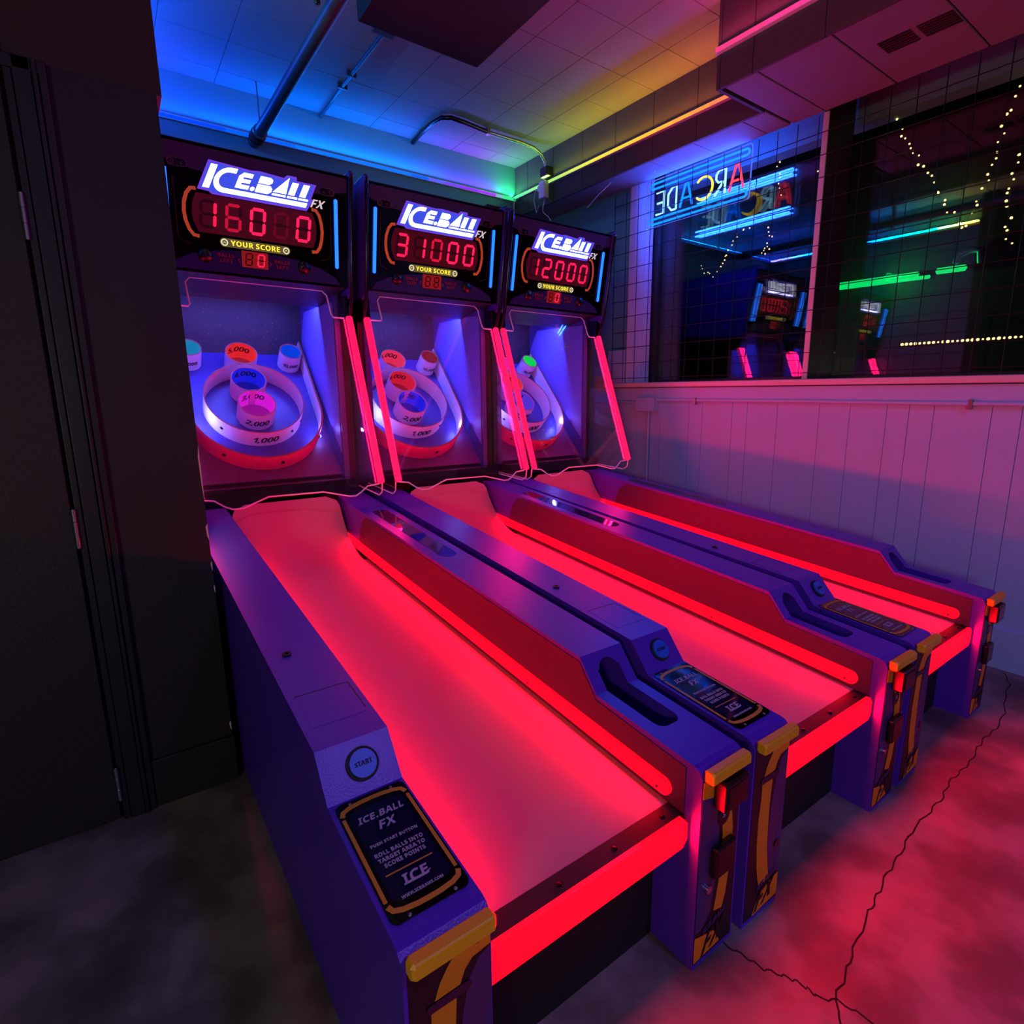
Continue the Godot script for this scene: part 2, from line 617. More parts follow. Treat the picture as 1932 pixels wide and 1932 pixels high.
	mb.box(Vector3(2.14, SOFY, -1.176), Vector3(2.50, CEIL - 0.001, -1.16))
	obj("soffit_panel", mb, M.soffit_tile, so)
	# underside panels
	var zu := [BACK, -2.75, -2.455, -2.16, -1.866, -1.571, -1.277, -1.155]
	for i in zu.size() - 1:
		mb = room_mb()
		mb.cbox(Vector3(2.502, SOFY, zu[i] + 0.001), Vector3(2.725, SOFY + 0.014, zu[i + 1] - 0.001), 0.003)
		obj("underside_panel", mb, M.ceiling_tile, so)
	zu = [-1.145, -0.988, -0.69, -0.37, -0.07, 0.22, 1.5, 4.0]
	for i in zu.size() - 1:
		mb = room_mb()
		mb.cbox(Vector3(2.156, SOFY, zu[i] + 0.002), Vector3(2.725, SOFY + 0.014, zu[i + 1] - 0.002), 0.004)
		obj("underside_panel", mb, M.ceiling_tile, so)
	for z in [-0.56, -0.43]:
		mb = room_mb()
		for k in 6:
			mb.box(Vector3(2.35 + 0.018 * k, SOFY - 0.003, z - 0.055), Vector3(2.36 + 0.018 * k, SOFY, z + 0.055))
		obj("vent_grille", mb, M.black_plastic, so)
	# added out-of-view fill lights behind the camera: violet ceiling lamp and game screen
	var vio := Color(0.28, 0.16, 1.0)
	var t := thing("added_ceiling_lamp", "round violet lamp added behind the camera as fill light", "lamp", lvl(Vector3(0.9, CEIL - 0.03, 1.9)))
	mb = MB.new()
	mb.ring(Transform3D(Basis(Vector3.RIGHT, Vector3.FORWARD, Vector3.UP), Vector3.ZERO), 0.0, 0.16, 0.0, 0.03, 24)
	obj("lamp_body", mb, M.white_plastic, t)
	mb = MB.new()
	mb.ring(Transform3D(Basis(Vector3.RIGHT, Vector3.FORWARD, Vector3.UP), Vector3.ZERO), 0.0, 0.14, -0.006, 0.0, 24)
	obj("lamp_diffuser", mb, glow("lamp_violet", vio, 1.0), t)
	area("lamp_light", Vector3(0, -0.01, 0), Vector3.DOWN, Vector3.RIGHT, 0.25, 0.25, vio, E_VIOLET, t)
	t = thing("added_game_cabinet", "added black game cabinet, its pale screen a fill light", "arcade game", Vector3(-1.9, 0, 1.9))  # invented cabinet, its screen brightens the left floor and leg fronts
	t.rotation.y = 0.75
	mb = MB.new()
	mb.cbox(Vector3(-0.7, 0.0, -0.35), Vector3(0.0, 1.75, 0.35), 0.01)
	obj("cabinet", mb, M.black_board, t)
	mb = MB.new()
	mb.cbox(Vector3(0.0, 0.95, -0.28), Vector3(0.012, 1.40, 0.28), 0.004)
	obj("screen", mb, glow("screen_pale", Color(1.0, 0.9, 0.8), 0.6), t)
	area("screen_light", Vector3(0.02, 1.17, 0.0), Vector3(1, -0.15, 0), Vector3.FORWARD, 0.55, 0.44, Color(1.0, 0.90, 0.80), E_SCREEN, t)

# ---------------------------------------------------------------- colour-changing strips under the ceiling
func strip(called: String, label: String, pts: Array, away: Vector3, up_tilt: float, energy: float, seen: float) -> void:
	# pts: [position, colour] along a straight line; away: from the wall into the room
	var t := thing(called, label, "LED strip")
	var mb := MB.new()
	var first: Vector3 = pts[0][0]
	var last: Vector3 = pts[pts.size() - 1][0]
	var dir := (last - first).normalized()
	mb.obox(frame((first + last) / 2 + away * 0.003, dir, Vector3.UP), Vector3(first.distance_to(last), 0.030, 0.006))
	mb.obox(frame((first + last) / 2 + away * 0.010 + Vector3(0, -0.014, 0), dir, Vector3.UP), Vector3(first.distance_to(last), 0.003, 0.020))
	obj("channel", mb, M.white_plastic, t)
	for i in pts.size() - 1:
		var a: Vector3 = pts[i][0]
		var b: Vector3 = pts[i + 1][0]
		var parts := maxi(1, roundi(a.distance_to(b) / 0.12))
		for k in parts:
			var p := a.lerp(b, (k + 0.5) / parts)
			var ca: Color = pts[i][1]
			var c: Color = ca.lerp(pts[i + 1][1], (k + 0.5) / parts)
			var ln := a.distance_to(b) / parts
			mb = MB.new()
			mb.tube([p - dir * ln * 0.49 + away * 0.012, p + dir * ln * 0.49 + away * 0.012], 0.0095, 8)
			var key := "strip_%02d%02d%02d_%02d" % [int(c.r * 20), int(c.g * 20), int(c.b * 20), int(seen * 10)]
			obj("led_tube", mb, glow(key, c, seen), t)
			area("led_light", p + away * 0.026 + Vector3(0, 0.012, 0), Vector3.UP + away * up_tilt, dir, ln, 0.014, c, energy * ln, t)

func led_strips() -> void:
	var y := 2.628
	var bl := Color(0.0, 0.03, 1.0)
	var cy := Color(0.0, 0.17, 1.0)
	var vi := Color(0.18, 0.02, 0.8)
	var gr := Color(0.02, 0.75, 0.22)
	var P := func(x, yy, z): return lvl(Vector3(x, yy, z))
	strip("led_strip", "colour LED strip along the blue back wall above the game heads", [[P.call(0.0, y, BACK), bl], [P.call(0.5, y, BACK), Color(0.0, 0.09, 1.0)], [P.call(1.0, y, BACK), cy], [P.call(1.5, y, BACK), cy], [P.call(1.75, y, BACK), Color(0.05, 0.12, 1.0)], [P.call(2.0, y, BACK), vi], [P.call(2.3, y, BACK), Color(0.35, 0.03, 0.9)], [P.call(2.36, y, BACK), gr], [P.call(2.48, y, BACK), gr]], Vector3.BACK, 0.55, E_STRIP, 1.2)
	y = 2.640
	var sx := 2.486
	strip("led_strip", "colour LED strip on the narrow soffit fading from green to orange", [[P.call(sx, y, BACK), Color(0.05, 0.7, 0.3)], [P.call(sx, y, -2.75), Color(0.30, 0.72, 0.10)], [P.call(sx, y, -2.3), Color(0.75, 0.65, 0.03)], [P.call(sx, y, -1.8), Color(1.0, 0.42, 0.02)], [P.call(sx, y, -1.45), Color(1.0, 0.22, 0.04)], [P.call(sx, y, -1.18), Color(1.0, 0.10, 0.10)]], Vector3.LEFT, 0.7, E_STRIP * 0.42, 1.3)
	y = 2.655
	strip("led_strip", "pink LED strip on the wide soffit", [[P.call(2.14, y, -1.175), Color(1.0, 0.03, 0.16)], [P.call(2.14, y, -0.6), Color(1.0, 0.03, 0.25)], [P.call(2.14, y, 0.0), Color(0.9, 0.05, 0.6)], [P.call(2.14, y, 1.2), Color(0.7, 0.05, 0.9)]], Vector3.LEFT, 0.7, E_STRIP * 0.5, 1.4)
	y = 2.62
	strip("led_strip", "colour LED strip on the side wall left of the first game", [[P.call(-0.026, y, -3.15), Color(0.10, 0.05, 1.0)], [P.call(-0.026, y, -2.8), Color(0.0, 0.12, 1.0)], [P.call(-0.026, y, -2.2), bl], [P.call(-0.026, y, -1.9), Color(0.0, 0.5, 0.9)], [P.call(-0.026, y, -1.6), Color(0.0, 0.8, 0.3)], [P.call(-0.026, y, -1.42), Color(0.6, 0.8, 0.05)], [P.call(-0.026, y, -1.31), Color(1.0, 0.45, 0.05)]], Vector3.RIGHT, 0.9, E_STRIP * 1.2, 1.3)

# ---------------------------------------------------------------- window wall
func window_wall() -> void:
	var mb := room_mb()
	mb.box(Vector3(WALLX + 0.012, -0.06, BACK - 0.1), Vector3(3.0, 1.235, 4.0))                # below the window
	mb.box(Vector3(WALLX, 1.235, BACK - 0.1), Vector3(3.0, SOFY + 0.3, -2.222))               # pier left of it
	mb.box(Vector3(3.0, SOFY, BACK - 0.1), Vector3(3.1, SOFY + 0.3, 4.0))
	mb.box(Vector3(WALLX, 1.235, 1.2), Vector3(3.0, SOFY + 0.3, 4.0))
	var w := struct("wall_right", mb, M.teal_wall)
	# tongued boards below the window
	var zs := [BACK, -2.9, -2.62, -2.35, -2.10, -1.90, -1.678, -1.582, -1.379, -1.285, -1.108, -0.887, -0.741, -0.581, -0.491, -0.397, -0.197, -0.103, 0.10, 0.28, 0.5, 0.8, 1.2, 2.0, 4.0]
	for i in zs.size() - 1:
		mb = room_mb()
		mb.cbox(Vector3(WALLX, 0.2, zs[i] + 0.0008), Vector3(WALLX + 0.013, 1.150, zs[i + 1] - 0.0008), 0.0012)
		obj("wall_board", mb, M.wall_board, w)
	mb = room_mb()
	mb.cbox(Vector3(WALLX - 0.012, 1.150, BACK), Vector3(WALLX + 0.013, 1.235, 4.0), 0.003)
	obj("apron_board", mb, M.wall_board, w)
	mb = room_mb()
	mb.cbox(Vector3(WALLX - 0.014, -0.06, BACK), Vector3(WALLX + 0.012, 0.236, 4.0), 0.004)
	struct("baseboard_right", mb, M.wall_board)
	mb = room_mb()
	mb.cbox(Vector3(WALLX - 0.035, 1.238, -2.40), Vector3(3.0, 1.270, 1.2), 0.006)
	struct("trim_sill", mb, M.sill_white)
	# lighter red block at the foot of the pier (a painted box beside the sill)
	mb = room_mb()
	mb.cbox(Vector3(WALLX - 0.030, 1.27, -2.36), Vector3(WALLX, 1.49, -2.222), 0.003)
	struct("trim_pier_block", mb, M.wall_board)
	# white jamb of the window recess, in three boards
	var xs := [WALLX + 0.004, 2.79, 2.865, 2.945]
	mb = room_mb()
	mb.box(Vector3(WALLX + 0.01, 1.27, -2.226), Vector3(3.0, 2.66, -2.218))
	var j := struct("trim_jamb", mb, M.frame_dark)
	for i in 3:
		mb = room_mb()
		mb.cbox(Vector3(xs[i], 1.271, -2.22), Vector3(xs[i + 1] - 0.002, 2.659, -2.205), 0.003)
		obj("jamb_board", mb, M.jamb_white, j)
	# window: frame, fin, panes
	mb = room_mb()
	mb.cbox(Vector3(2.955, 1.27, -2.22), Vector3(3.02, 2.66, -2.165), 0.004)
	mb.cbox(Vector3(2.965, 1.27, -2.17), Vector3(3.015, 1.292, 1.2), 0.003)
	mb.cbox(Vector3(2.965, 2.64, -2.17), Vector3(3.015, 2.66, 1.2), 0.003)
	var wi := struct("window_1", mb, M.frame_dark)
	mb = room_mb()
	mb.cbox(Vector3(2.735, 1.27, -0.995), Vector3(2.99, 2.66, -0.972), 0.003)
	obj("mullion", mb, M.frame_dark, wi)
	mb = room_mb()
	mb.cbox(Vector3(2.729, 1.27, -0.997), Vector3(2.737, SOFY, -0.970), 0.002)
	obj("mullion_edge", mb, M.sill_white, wi)
	for z in [[-2.165, -0.997], [-0.970, 1.2]]:
		mb = room_mb()
		mb.box(Vector3(2.980, 1.29, z[0]), Vector3(2.986, 2.642, z[1]))
		obj("pane", mb, M.window_glass, wi)
		mb = room_mb()
		mb.box(Vector3(2.998, 1.29, z[0]), Vector3(3.004, 2.642, z[1]))
		obj("pane", mb, M.window_glass, wi)
	# wire grid screwed over the recess
	var g := thing("wire_grid", "dark welded wire grid panel covering the whole window", "grid")
	for i in 27:
		mb = room_mb()
		var z := -2.31 + 0.1015 * i
		mb.tube([Vector3(WALLX - 0.038, 1.272, z), Vector3(WALLX - 0.038, 1.9, z + 0.002 * sin(i * 3.0)), Vector3(WALLX - 0.038, SOFY - 0.03, z)], 0.0021, 6)
		obj("upright_wire", mb, M.wire_dark, g)
	for i in 12:
		mb = room_mb()
		var y := 1.300 + 0.1000 * i
		mb.tube([Vector3(WALLX - 0.042, y, -2.312), Vector3(WALLX - 0.042, y + 0.002 * sin(i * 5.0), -1.0), Vector3(WALLX - 0.042, y, 0.33)], 0.0021, 6)
		obj("level_wire", mb, M.wire_dark, g)
	# conduit and junction box on the apron
	var cd := thing("wall_conduit", "grey metal conduit with junction box below the window sill", "conduit")
	mb = room_mb()
	mb.tube([Vector3(WALLX - 0.018, 1.158, -1.92), Vector3(WALLX - 0.018, 1.158, -1.0), Vector3(WALLX - 0.018, 1.155, -0.4), Vector3(WALLX - 0.018, 1.158, 0.6)], 0.0095, 10)
	mb.tube([Vector3(WALLX - 0.018, 1.140, -2.06), Vector3(WALLX - 0.018, 1.140, -2.5)], 0.008, 10)
	mb.tube([Vector3(WALLX - 0.018, 1.085, -1.985), Vector3(WALLX - 0.018, 0.24, -1.985)], 0.008, 10)
	obj("conduit_pipe", mb, M.wall_board, cd)
	mb = room_mb()
	mb.cbox(Vector3(WALLX - 0.055, 1.082, -2.065), Vector3(WALLX - 0.001, 1.172, -1.915), 0.004)
	obj("junction_box", mb, M.wall_board, cd)
	for z in [-1.62, -0.265]:
		mb = room_mb()
		mb.cbox(Vector3(WALLX - 0.032, 1.132, z - 0.008), Vector3(WALLX - 0.012, 1.172, z + 0.008), 0.003)
		obj("clamp", mb, M.galvanised, cd)
	neon_sign()

func neon_sign() -> void:
	# faces the street: from the room it reads backwards
	var o := lvl(Vector3(2.752, 2.232, -1.385))
	var t := thing("neon_sign", "blue framed neon sign with mirrored lettering hanging in the window", "sign", o)
	var f := frame(Vector3.ZERO, Vector3(0, K, -1), Vector3.UP)       # s along -z, t up, faces +x
	var mb := MB.new()
	mb.prism(rrect(-0.012, -0.012, 0.712, 0.282, 0.02), f, -0.012, -0.007)
	obj("acrylic_panel", mb, M.acrylic, t)
	var W := 0.70
	var tube3 := func(pts: Array, z: float) -> Array:
		var q := []
		for p in pts:
			q.append(f * Vector3(p[0], p[1], z))
		return q
	var rr := func(x0, y0, x1, y1, r) -> Array:
		var q := []
		for p in rrect(x0, y0, x1, y1, r, 4):
			q.append([p.x, p.y])
		return q
	var white := glow("neon_white", Color(0.30, 0.70, 1.0), 1.9)
	var blue := glow("neon_blue", Color(0.0, 0.10, 1.0), 4.0)
	mb = MB.new()
	mb.tube(tube3.call(rr.call(0.012, 0.222, W - 0.012, 0.252, 0.014), 0.0), 0.0062, 8, true)
	mb.tube(tube3.call(rr.call(0.012, 0.016, W - 0.012, 0.046, 0.014), 0.0), 0.0062, 8, true)
	obj("neon_border", mb, blue, t)
	mb = MB.new()
	mb.tube(tube3.call(rr.call(-0.006, -0.004, W + 0.006, 0.272, 0.02), 0.0), 0.0036, 8, true)
	obj("neon_frame", mb, glow("neon_frame", Color(0.10, 0.18, 1.0), 1.0), t)
	# letters, from the street side: A R C A D E
	var b := 0.068
	var h := 0.125
	var letters := [
		["neon_letter_a", glow("neon_red", Color(1.0, 0.04, 0.09), 2.0), [[[0.035, b], [0.070, b + h], [0.086, b + h], [0.121, b]], [[0.052, b + 0.045], [0.104, b + 0.045]]]],
		["neon_letter_r", white, [[[0.150, b], [0.150, b + h], [0.195, b + h], [0.210, b + h - 0.018], [0.210, b + h - 0.042], [0.195, b + h - 0.06], [0.160, b + h - 0.06], [0.215, b]]]],
		["neon_letter_c", glow("neon_yellow", Color(1.0, 0.72, 0.02), 1.7), [arc(0.292, b + 0.062, 0.060, 42, 318, 20)]],
		["neon_letter_a", blue, [[[0.370, b], [0.405, b + h], [0.421, b + h], [0.456, b]], [[0.387, b + 0.045], [0.439, b + 0.045]]]],
		["neon_letter_d", white, [[[0.485, b], [0.485, b + h], [0.520, b + h], [0.548, b + h - 0.03], [0.548, b + 0.03], [0.520, b], [0.492, b]]]],
		["neon_letter_e", white, [[[0.640, b + h], [0.582, b + h], [0.582, b], [0.640, b]], [[0.582, b + 0.063], [0.632, b + 0.063]]]]]
	for l in letters:
		mb = MB.new()
		for path in l[2]:
			mb.tube(tube3.call(path, 0.0), 0.0062, 8)
		obj(l[0], mb, l[1], t)
	for y in [0.251, 0.223, 0.045, 0.017]:
		area("neon_light", f * Vector3(W / 2, y, 0.006), f.basis.z, f.basis.x, W - 0.04, 0.008, Color(0.01, 0.08, 1.0), 0.30, t)
		area("neon_light", f * Vector3(W / 2, y, -0.006), -f.basis.z, f.basis.x, W - 0.04, 0.008, Color(0.01, 0.08, 1.0), 0.40, t)
	mb = MB.new()
	mb.tube([f * Vector3(0.5, 0.272, -0.005), f * Vector3(0.5, 0.30, 0.01), f * Vector3(0.54, 0.31, -0.06), f * Vector3(0.56, 0.27, -0.12)], 0.003, 6)
	obj("power_cord", mb, M.white_plastic, t)

# ---------------------------------------------------------------- the three alley games
func machines() -> void:
	machine(Vector3(0, 0, 0), 0.0, "first alley roller game beside the black wall, scoreboard reading 1600 and 0", 
		[["1", 0.75], ["6", 0.25], ["0", 1.0], ["0", 0.05], ["0", 1.0]], ["", "0"],
		[Color(0.9, 0.01, 0.9), Color(0.005, 0.012, 1.0), Color(1.0, 0.02, 0.025), Color(0.0, 0.06, 1.0), Color(0.0, 0.25, 0.6)], 0)
	machine(Vector3(0.764, 0, 0.006), -0.010, "middle alley roller game, scoreboard reading 31000",
		[["3", 0.9], ["1", 1.0], ["0", 0.35], ["0", 1.0], ["0", 1.0]], ["", ""],
		[Color(0.005, 0.012, 1.0), Color(0.75, 0.01, 0.03), Color(1.0, 0.03, 0.12), Color(0.22, 0.01, 0.03), Color(0.7, 0.02, 0.3)], 1)
	machine(Vector3(1.545, 0, 0.012), 0.004, "third alley roller game beside the window wall, scoreboard reading 12000",
		[["1", 0.6], ["2", 0.9], ["0", 1.0], ["0", 0.9], ["0", 0.8]], ["", "0"],
		[Color(0.12, 0.04, 0.9), Color(1.0, 0.03, 0.05), Color(0.8, 0.02, 0.7), Color(0.0, 0.85, 0.10), Color(1.0, 0.5, 0.02)], 2)

func lane_y(z: float) -> float:
	return 0.334 + 0.092 * (-z - 0.035)

func top_y(z: float) -> float:
	return 0.545 + 0.1 * (-z - 0.339)

func machine(at: Vector3, turn: float, label: String, digits: Array, left: Array, cups: Array, which: int) -> void:
	var t := thing("alley_roller_game", label, "arcade game", at, "alley roller games in a row")
	t.rotation.y = turn
	var mb: MB
	var XZ := Transform3D(Basis(Vector3(0, 0, -1), Vector3(0, 1, 0), Vector3(1, 0, 0)), Vector3.ZERO)   # poly x = -z, poly y = y, extruded along +x
	var prof := [[0.0, 0.0], [0.0, 0.425], [0.004, 0.437], [0.012, 0.445], [0.021, 0.448], [0.282, 0.475], [0.339, 0.545], [2.10, top_y(-2.10)], [2.72, top_y(-2.10)], [2.72, 0.0]]
	# ---- side boxes
	mb = MB.new()
	mb.prism(v2(prof), XZ, 0.0, 0.132)
	obj("left_rail", mb, M.purple_paint, t)
	right_rail(t, prof, XZ)
	# ---- body under the lane, kick board
	mb = MB.new()
	mb.box(Vector3(0.132, 0.0, -2.72), Vector3(0.603, 0.325, -0.105))
	obj("lower_body", mb, M.black_board, t)
	mb = MB.new()
	mb.box(Vector3(0.132, 0.268, -0.105), Vector3(0.603, 0.326, -0.036))
	obj("front_fascia", mb, M.black_board, t)
	# ---- lane
	mb = MB.new()
	var nl := Vector3(0, 1, 0.092).normalized()
	mb.prism(v2([[0.073, lane_y(-0.073) - 0.012], [0.073, lane_y(-0.073)], [1.66, lane_y(-1.66)], [1.66, lane_y(-1.66) - 0.012]]), XZ, 0.132, 0.603)
	obj("lane", mb, M.lane_surface, t)
	mb = MB.new()
	mb.prism(v2([[0.035, 0.322], [0.035, lane_y(-0.035) + 0.0015], [0.073, lane_y(-0.073) + 0.0015], [0.073, 0.322]]), XZ, 0.132, 0.603)
	var tr := obj("lane_edge_trim", mb, M.black_board, t)
	for x in [0.17, 0.30, 0.43, 0.56]:
		mb = MB.new()
		mb.dome(frame(Vector3(x, lane_y(-0.054) + 0.0015, -0.054), Vector3.RIGHT, Vector3.FORWARD), 0.006, 0.002, 10, 2)
		obj("screw", mb, M.screw_dark, tr)
	# ---- jump ramp at the end of the lane
	mb = MB.new()
	var rows := []
	var count := 22
	var p0 := Vector2(1.66, lane_y(-1.66))
	var p1 := Vector2(1.86, lane_y(-1.86) + 0.005)
	var p2 := Vector2(1.945, 0.722)
	for i in count + 1:
		var f := float(i) / count
		var q := p0 * (1 - f) * (1 - f) + p1 * 2 * f * (1 - f) + p2 * f * f
		var tg := ((p1 - p0) * (1 - f) + (p2 - p1) * f).normalized()
		rows.append([q, Vector3(0, tg.x, tg.y).normalized()])
	var ins := func(i: int) -> float:
		var e: float = (rows[count][0] as Vector2).distance_to(rows[i][0])
		return 0.0 if e > 0.055 else 0.055 - sqrt(maxf(0.0, 0.055 * 0.055 - (0.055 - e) * (0.055 - e)))
	for i in count:
		var a: Vector2 = rows[i][0]
		var b: Vector2 = rows[i + 1][0]
		var ia: float = ins.call(i)
		var ib: float = ins.call(i + 1)
		var na: Vector3 = rows[i][1]
		var nb: Vector3 = rows[i + 1][1]
		mb.quad4(Vector3(0.145 + ia, a.y, -a.x), Vector3(0.588 - ia, a.y, -a.x), Vector3(0.588 - ib, b.y, -b.x), Vector3(0.145 + ib, b.y, -b.x), na, na, nb, nb)
		mb.quad4(Vector3(0.145 + ia, a.y - 0.01, -a.x - 0.006), Vector3(0.588 - ia, a.y - 0.01, -a.x - 0.006), Vector3(0.588 - ib, b.y - 0.01, -b.x - 0.006), Vector3(0.145 + ib, b.y - 0.01, -b.x - 0.006), -na, -na, -nb, -nb)
		for sx in [[0.145 + ia, 0.145 + ib, -1.0], [0.588 - ia, 0.588 - ib, 1.0]]:
			mb.quad(Vector3(sx[0], a.y, -a.x), Vector3(sx[1], b.y, -b.x), Vector3(sx[1], b.y - 0.01, -b.x - 0.006), Vector3(sx[0], a.y - 0.01, -a.x - 0.006), Vector3(sx[2], 0, 0))
	obj("jump_ramp", mb, M.lane_surface, t)
	# ---- inner lane walls: panels that end in a curve before the ramp
	for s in [0, 1]:
		mb = MB.new()
		var pan := [[0.036, lane_y(-0.036)], [0.036, 0.436], [0.282, 0.464], [0.339, 0.534]]
		pan.append([1.64, top_y(-1.64) - 0.012])
		for i in 7:
			var f := i / 6.0
			pan.append([1.64 + 0.10 * sin(f * PI / 2) , lerpf(top_y(-1.64) - 0.012, lane_y(-1.70) + 0.02, 1.0 - cos(f * PI / 2))])
		pan.append([1.74, lane_y(-1.66)])
		mb.prism(v2(pan), XZ, 0.601 if s else 0.130, 0.605 if s else 0.134)
		obj("lane_wall", mb, M.lane_wall, t)
	# ---- light tubes along the lane and across the front
	for s in [0, 1]:
		var x := 0.603 if s else 0.132
		var sg := -1.0 if s else 1.0
		var a := Vector3(x, 0.369, -0.066)
		var b := Vector3(x, 0.541, -1.90)
		var fr := frame(a, (b - a), Vector3.UP)
		if s == 1:
			fr = frame(b, (a - b), Vector3.UP)
		var ln := a.distance_to(b)
		mb = MB.new()
		mb.prism(rrect(0.0, -0.019, ln, 0.019, 0.0189, 8), fr, -0.002, 0.008)
		mb.prism(rrect(0.004, -0.015, ln - 0.004, 0.015, 0.0149, 8), fr, 0.008, 0.0105)
		var tb := obj("lane_light_tube", mb, glow("tube_red", RED, 2.2), t)
		mb = MB.new()
		for q in [0.03, 0.46, 0.92, 1.38, ln - 0.03]:
			mb.dome(fr * Transform3D(Basis.IDENTITY, Vector3(q, -0.008, 0.0105)), 0.003, 0.002, 8, 2)
		obj("screw", mb, M.screw_dark, tb)
		area("lane_light", fr * Vector3(ln / 2, 0, 0.013), fr.basis.z, fr.basis.x, ln - 0.04, 0.03, RED, E_LANE, t)
	mb = MB.new()
	mb.prism(v2([[0.133, 0.272], [0.590, 0.272], [0.602, 0.286], [0.602, 0.322], [0.588, 0.338], [0.133, 0.338]]), Transform3D(Basis.IDENTITY, Vector3(0, 0, -0.036)), 0.0, 0.010)
	obj("front_light_bar", mb, glow("tube_red", RED, 2.2), t)
	area("front_light", Vector3(0.367, 0.305, -0.022), Vector3.BACK, Vector3.RIGHT, 0.45, 0.06, RED, E_FRONT, t)
	rail_furniture(t)
	leg_prints(t)
	head(t, XZ, digits, left, cups, which)

func right_rail(t: Node3D, prof: Array, XZ: Transform3D) -> void:
	# the ball trough is a real slot cut into the rail
	var c := CSGCombiner3D.new()
	c.name = "right_rail"
	c.material_override = M.purple_paint
	var body := CSGPolygon3D.new()
	body.name = "body"
	body.polygon = v2(prof)
	body.depth = 0.132
	body.transform = Transform3D(XZ.basis, Vector3(0.735, 0, 0))     # CSG extrudes towards -z of its own frame
	body.material = M.purple_paint
	c.add_child(body)
	var lo := frame(Vector3(0, 0.448, -0.021), Vector3.RIGHT, Vector3(0, 0.027, -0.261))
	var cut := CSGPolygon3D.new()
	cut.name = "slot"
	cut.polygon = rrect(0.637, 0.105, 0.704, 0.40, 0.022, 5)
	cut.depth = 0.20
	cut.operation = CSGShape3D.OPERATION_SUBTRACTION
	cut.transform = lo * Transform3D(Basis.IDENTITY, Vector3(0, 0, 0.035))
	cut.material = M.black_board
	c.add_child(cut)
	var hole := CSGCylinder3D.new()
	hole.name = "mouth"
	hole.radius = 0.0335
	hole.height = 0.2
	hole.sides = 28
	hole.operation = CSGShape3D.OPERATION_SUBTRACTION
	hole.transform = Transform3D(Basis(Vector3.RIGHT, Vector3(0, 0, 1), Vector3(0, -1, 0)), Vector3(0.6705, 0.497, -0.36))
	hole.material = M.black_board
	c.add_child(hole)
	t.add_child(c)
	var mb := MB.new()
	mb.box(Vector3(0.634, 0.395, -0.42), Vector3(0.707, 0.40, -0.11))
	obj("ball_trough", mb, M.black_board, t)

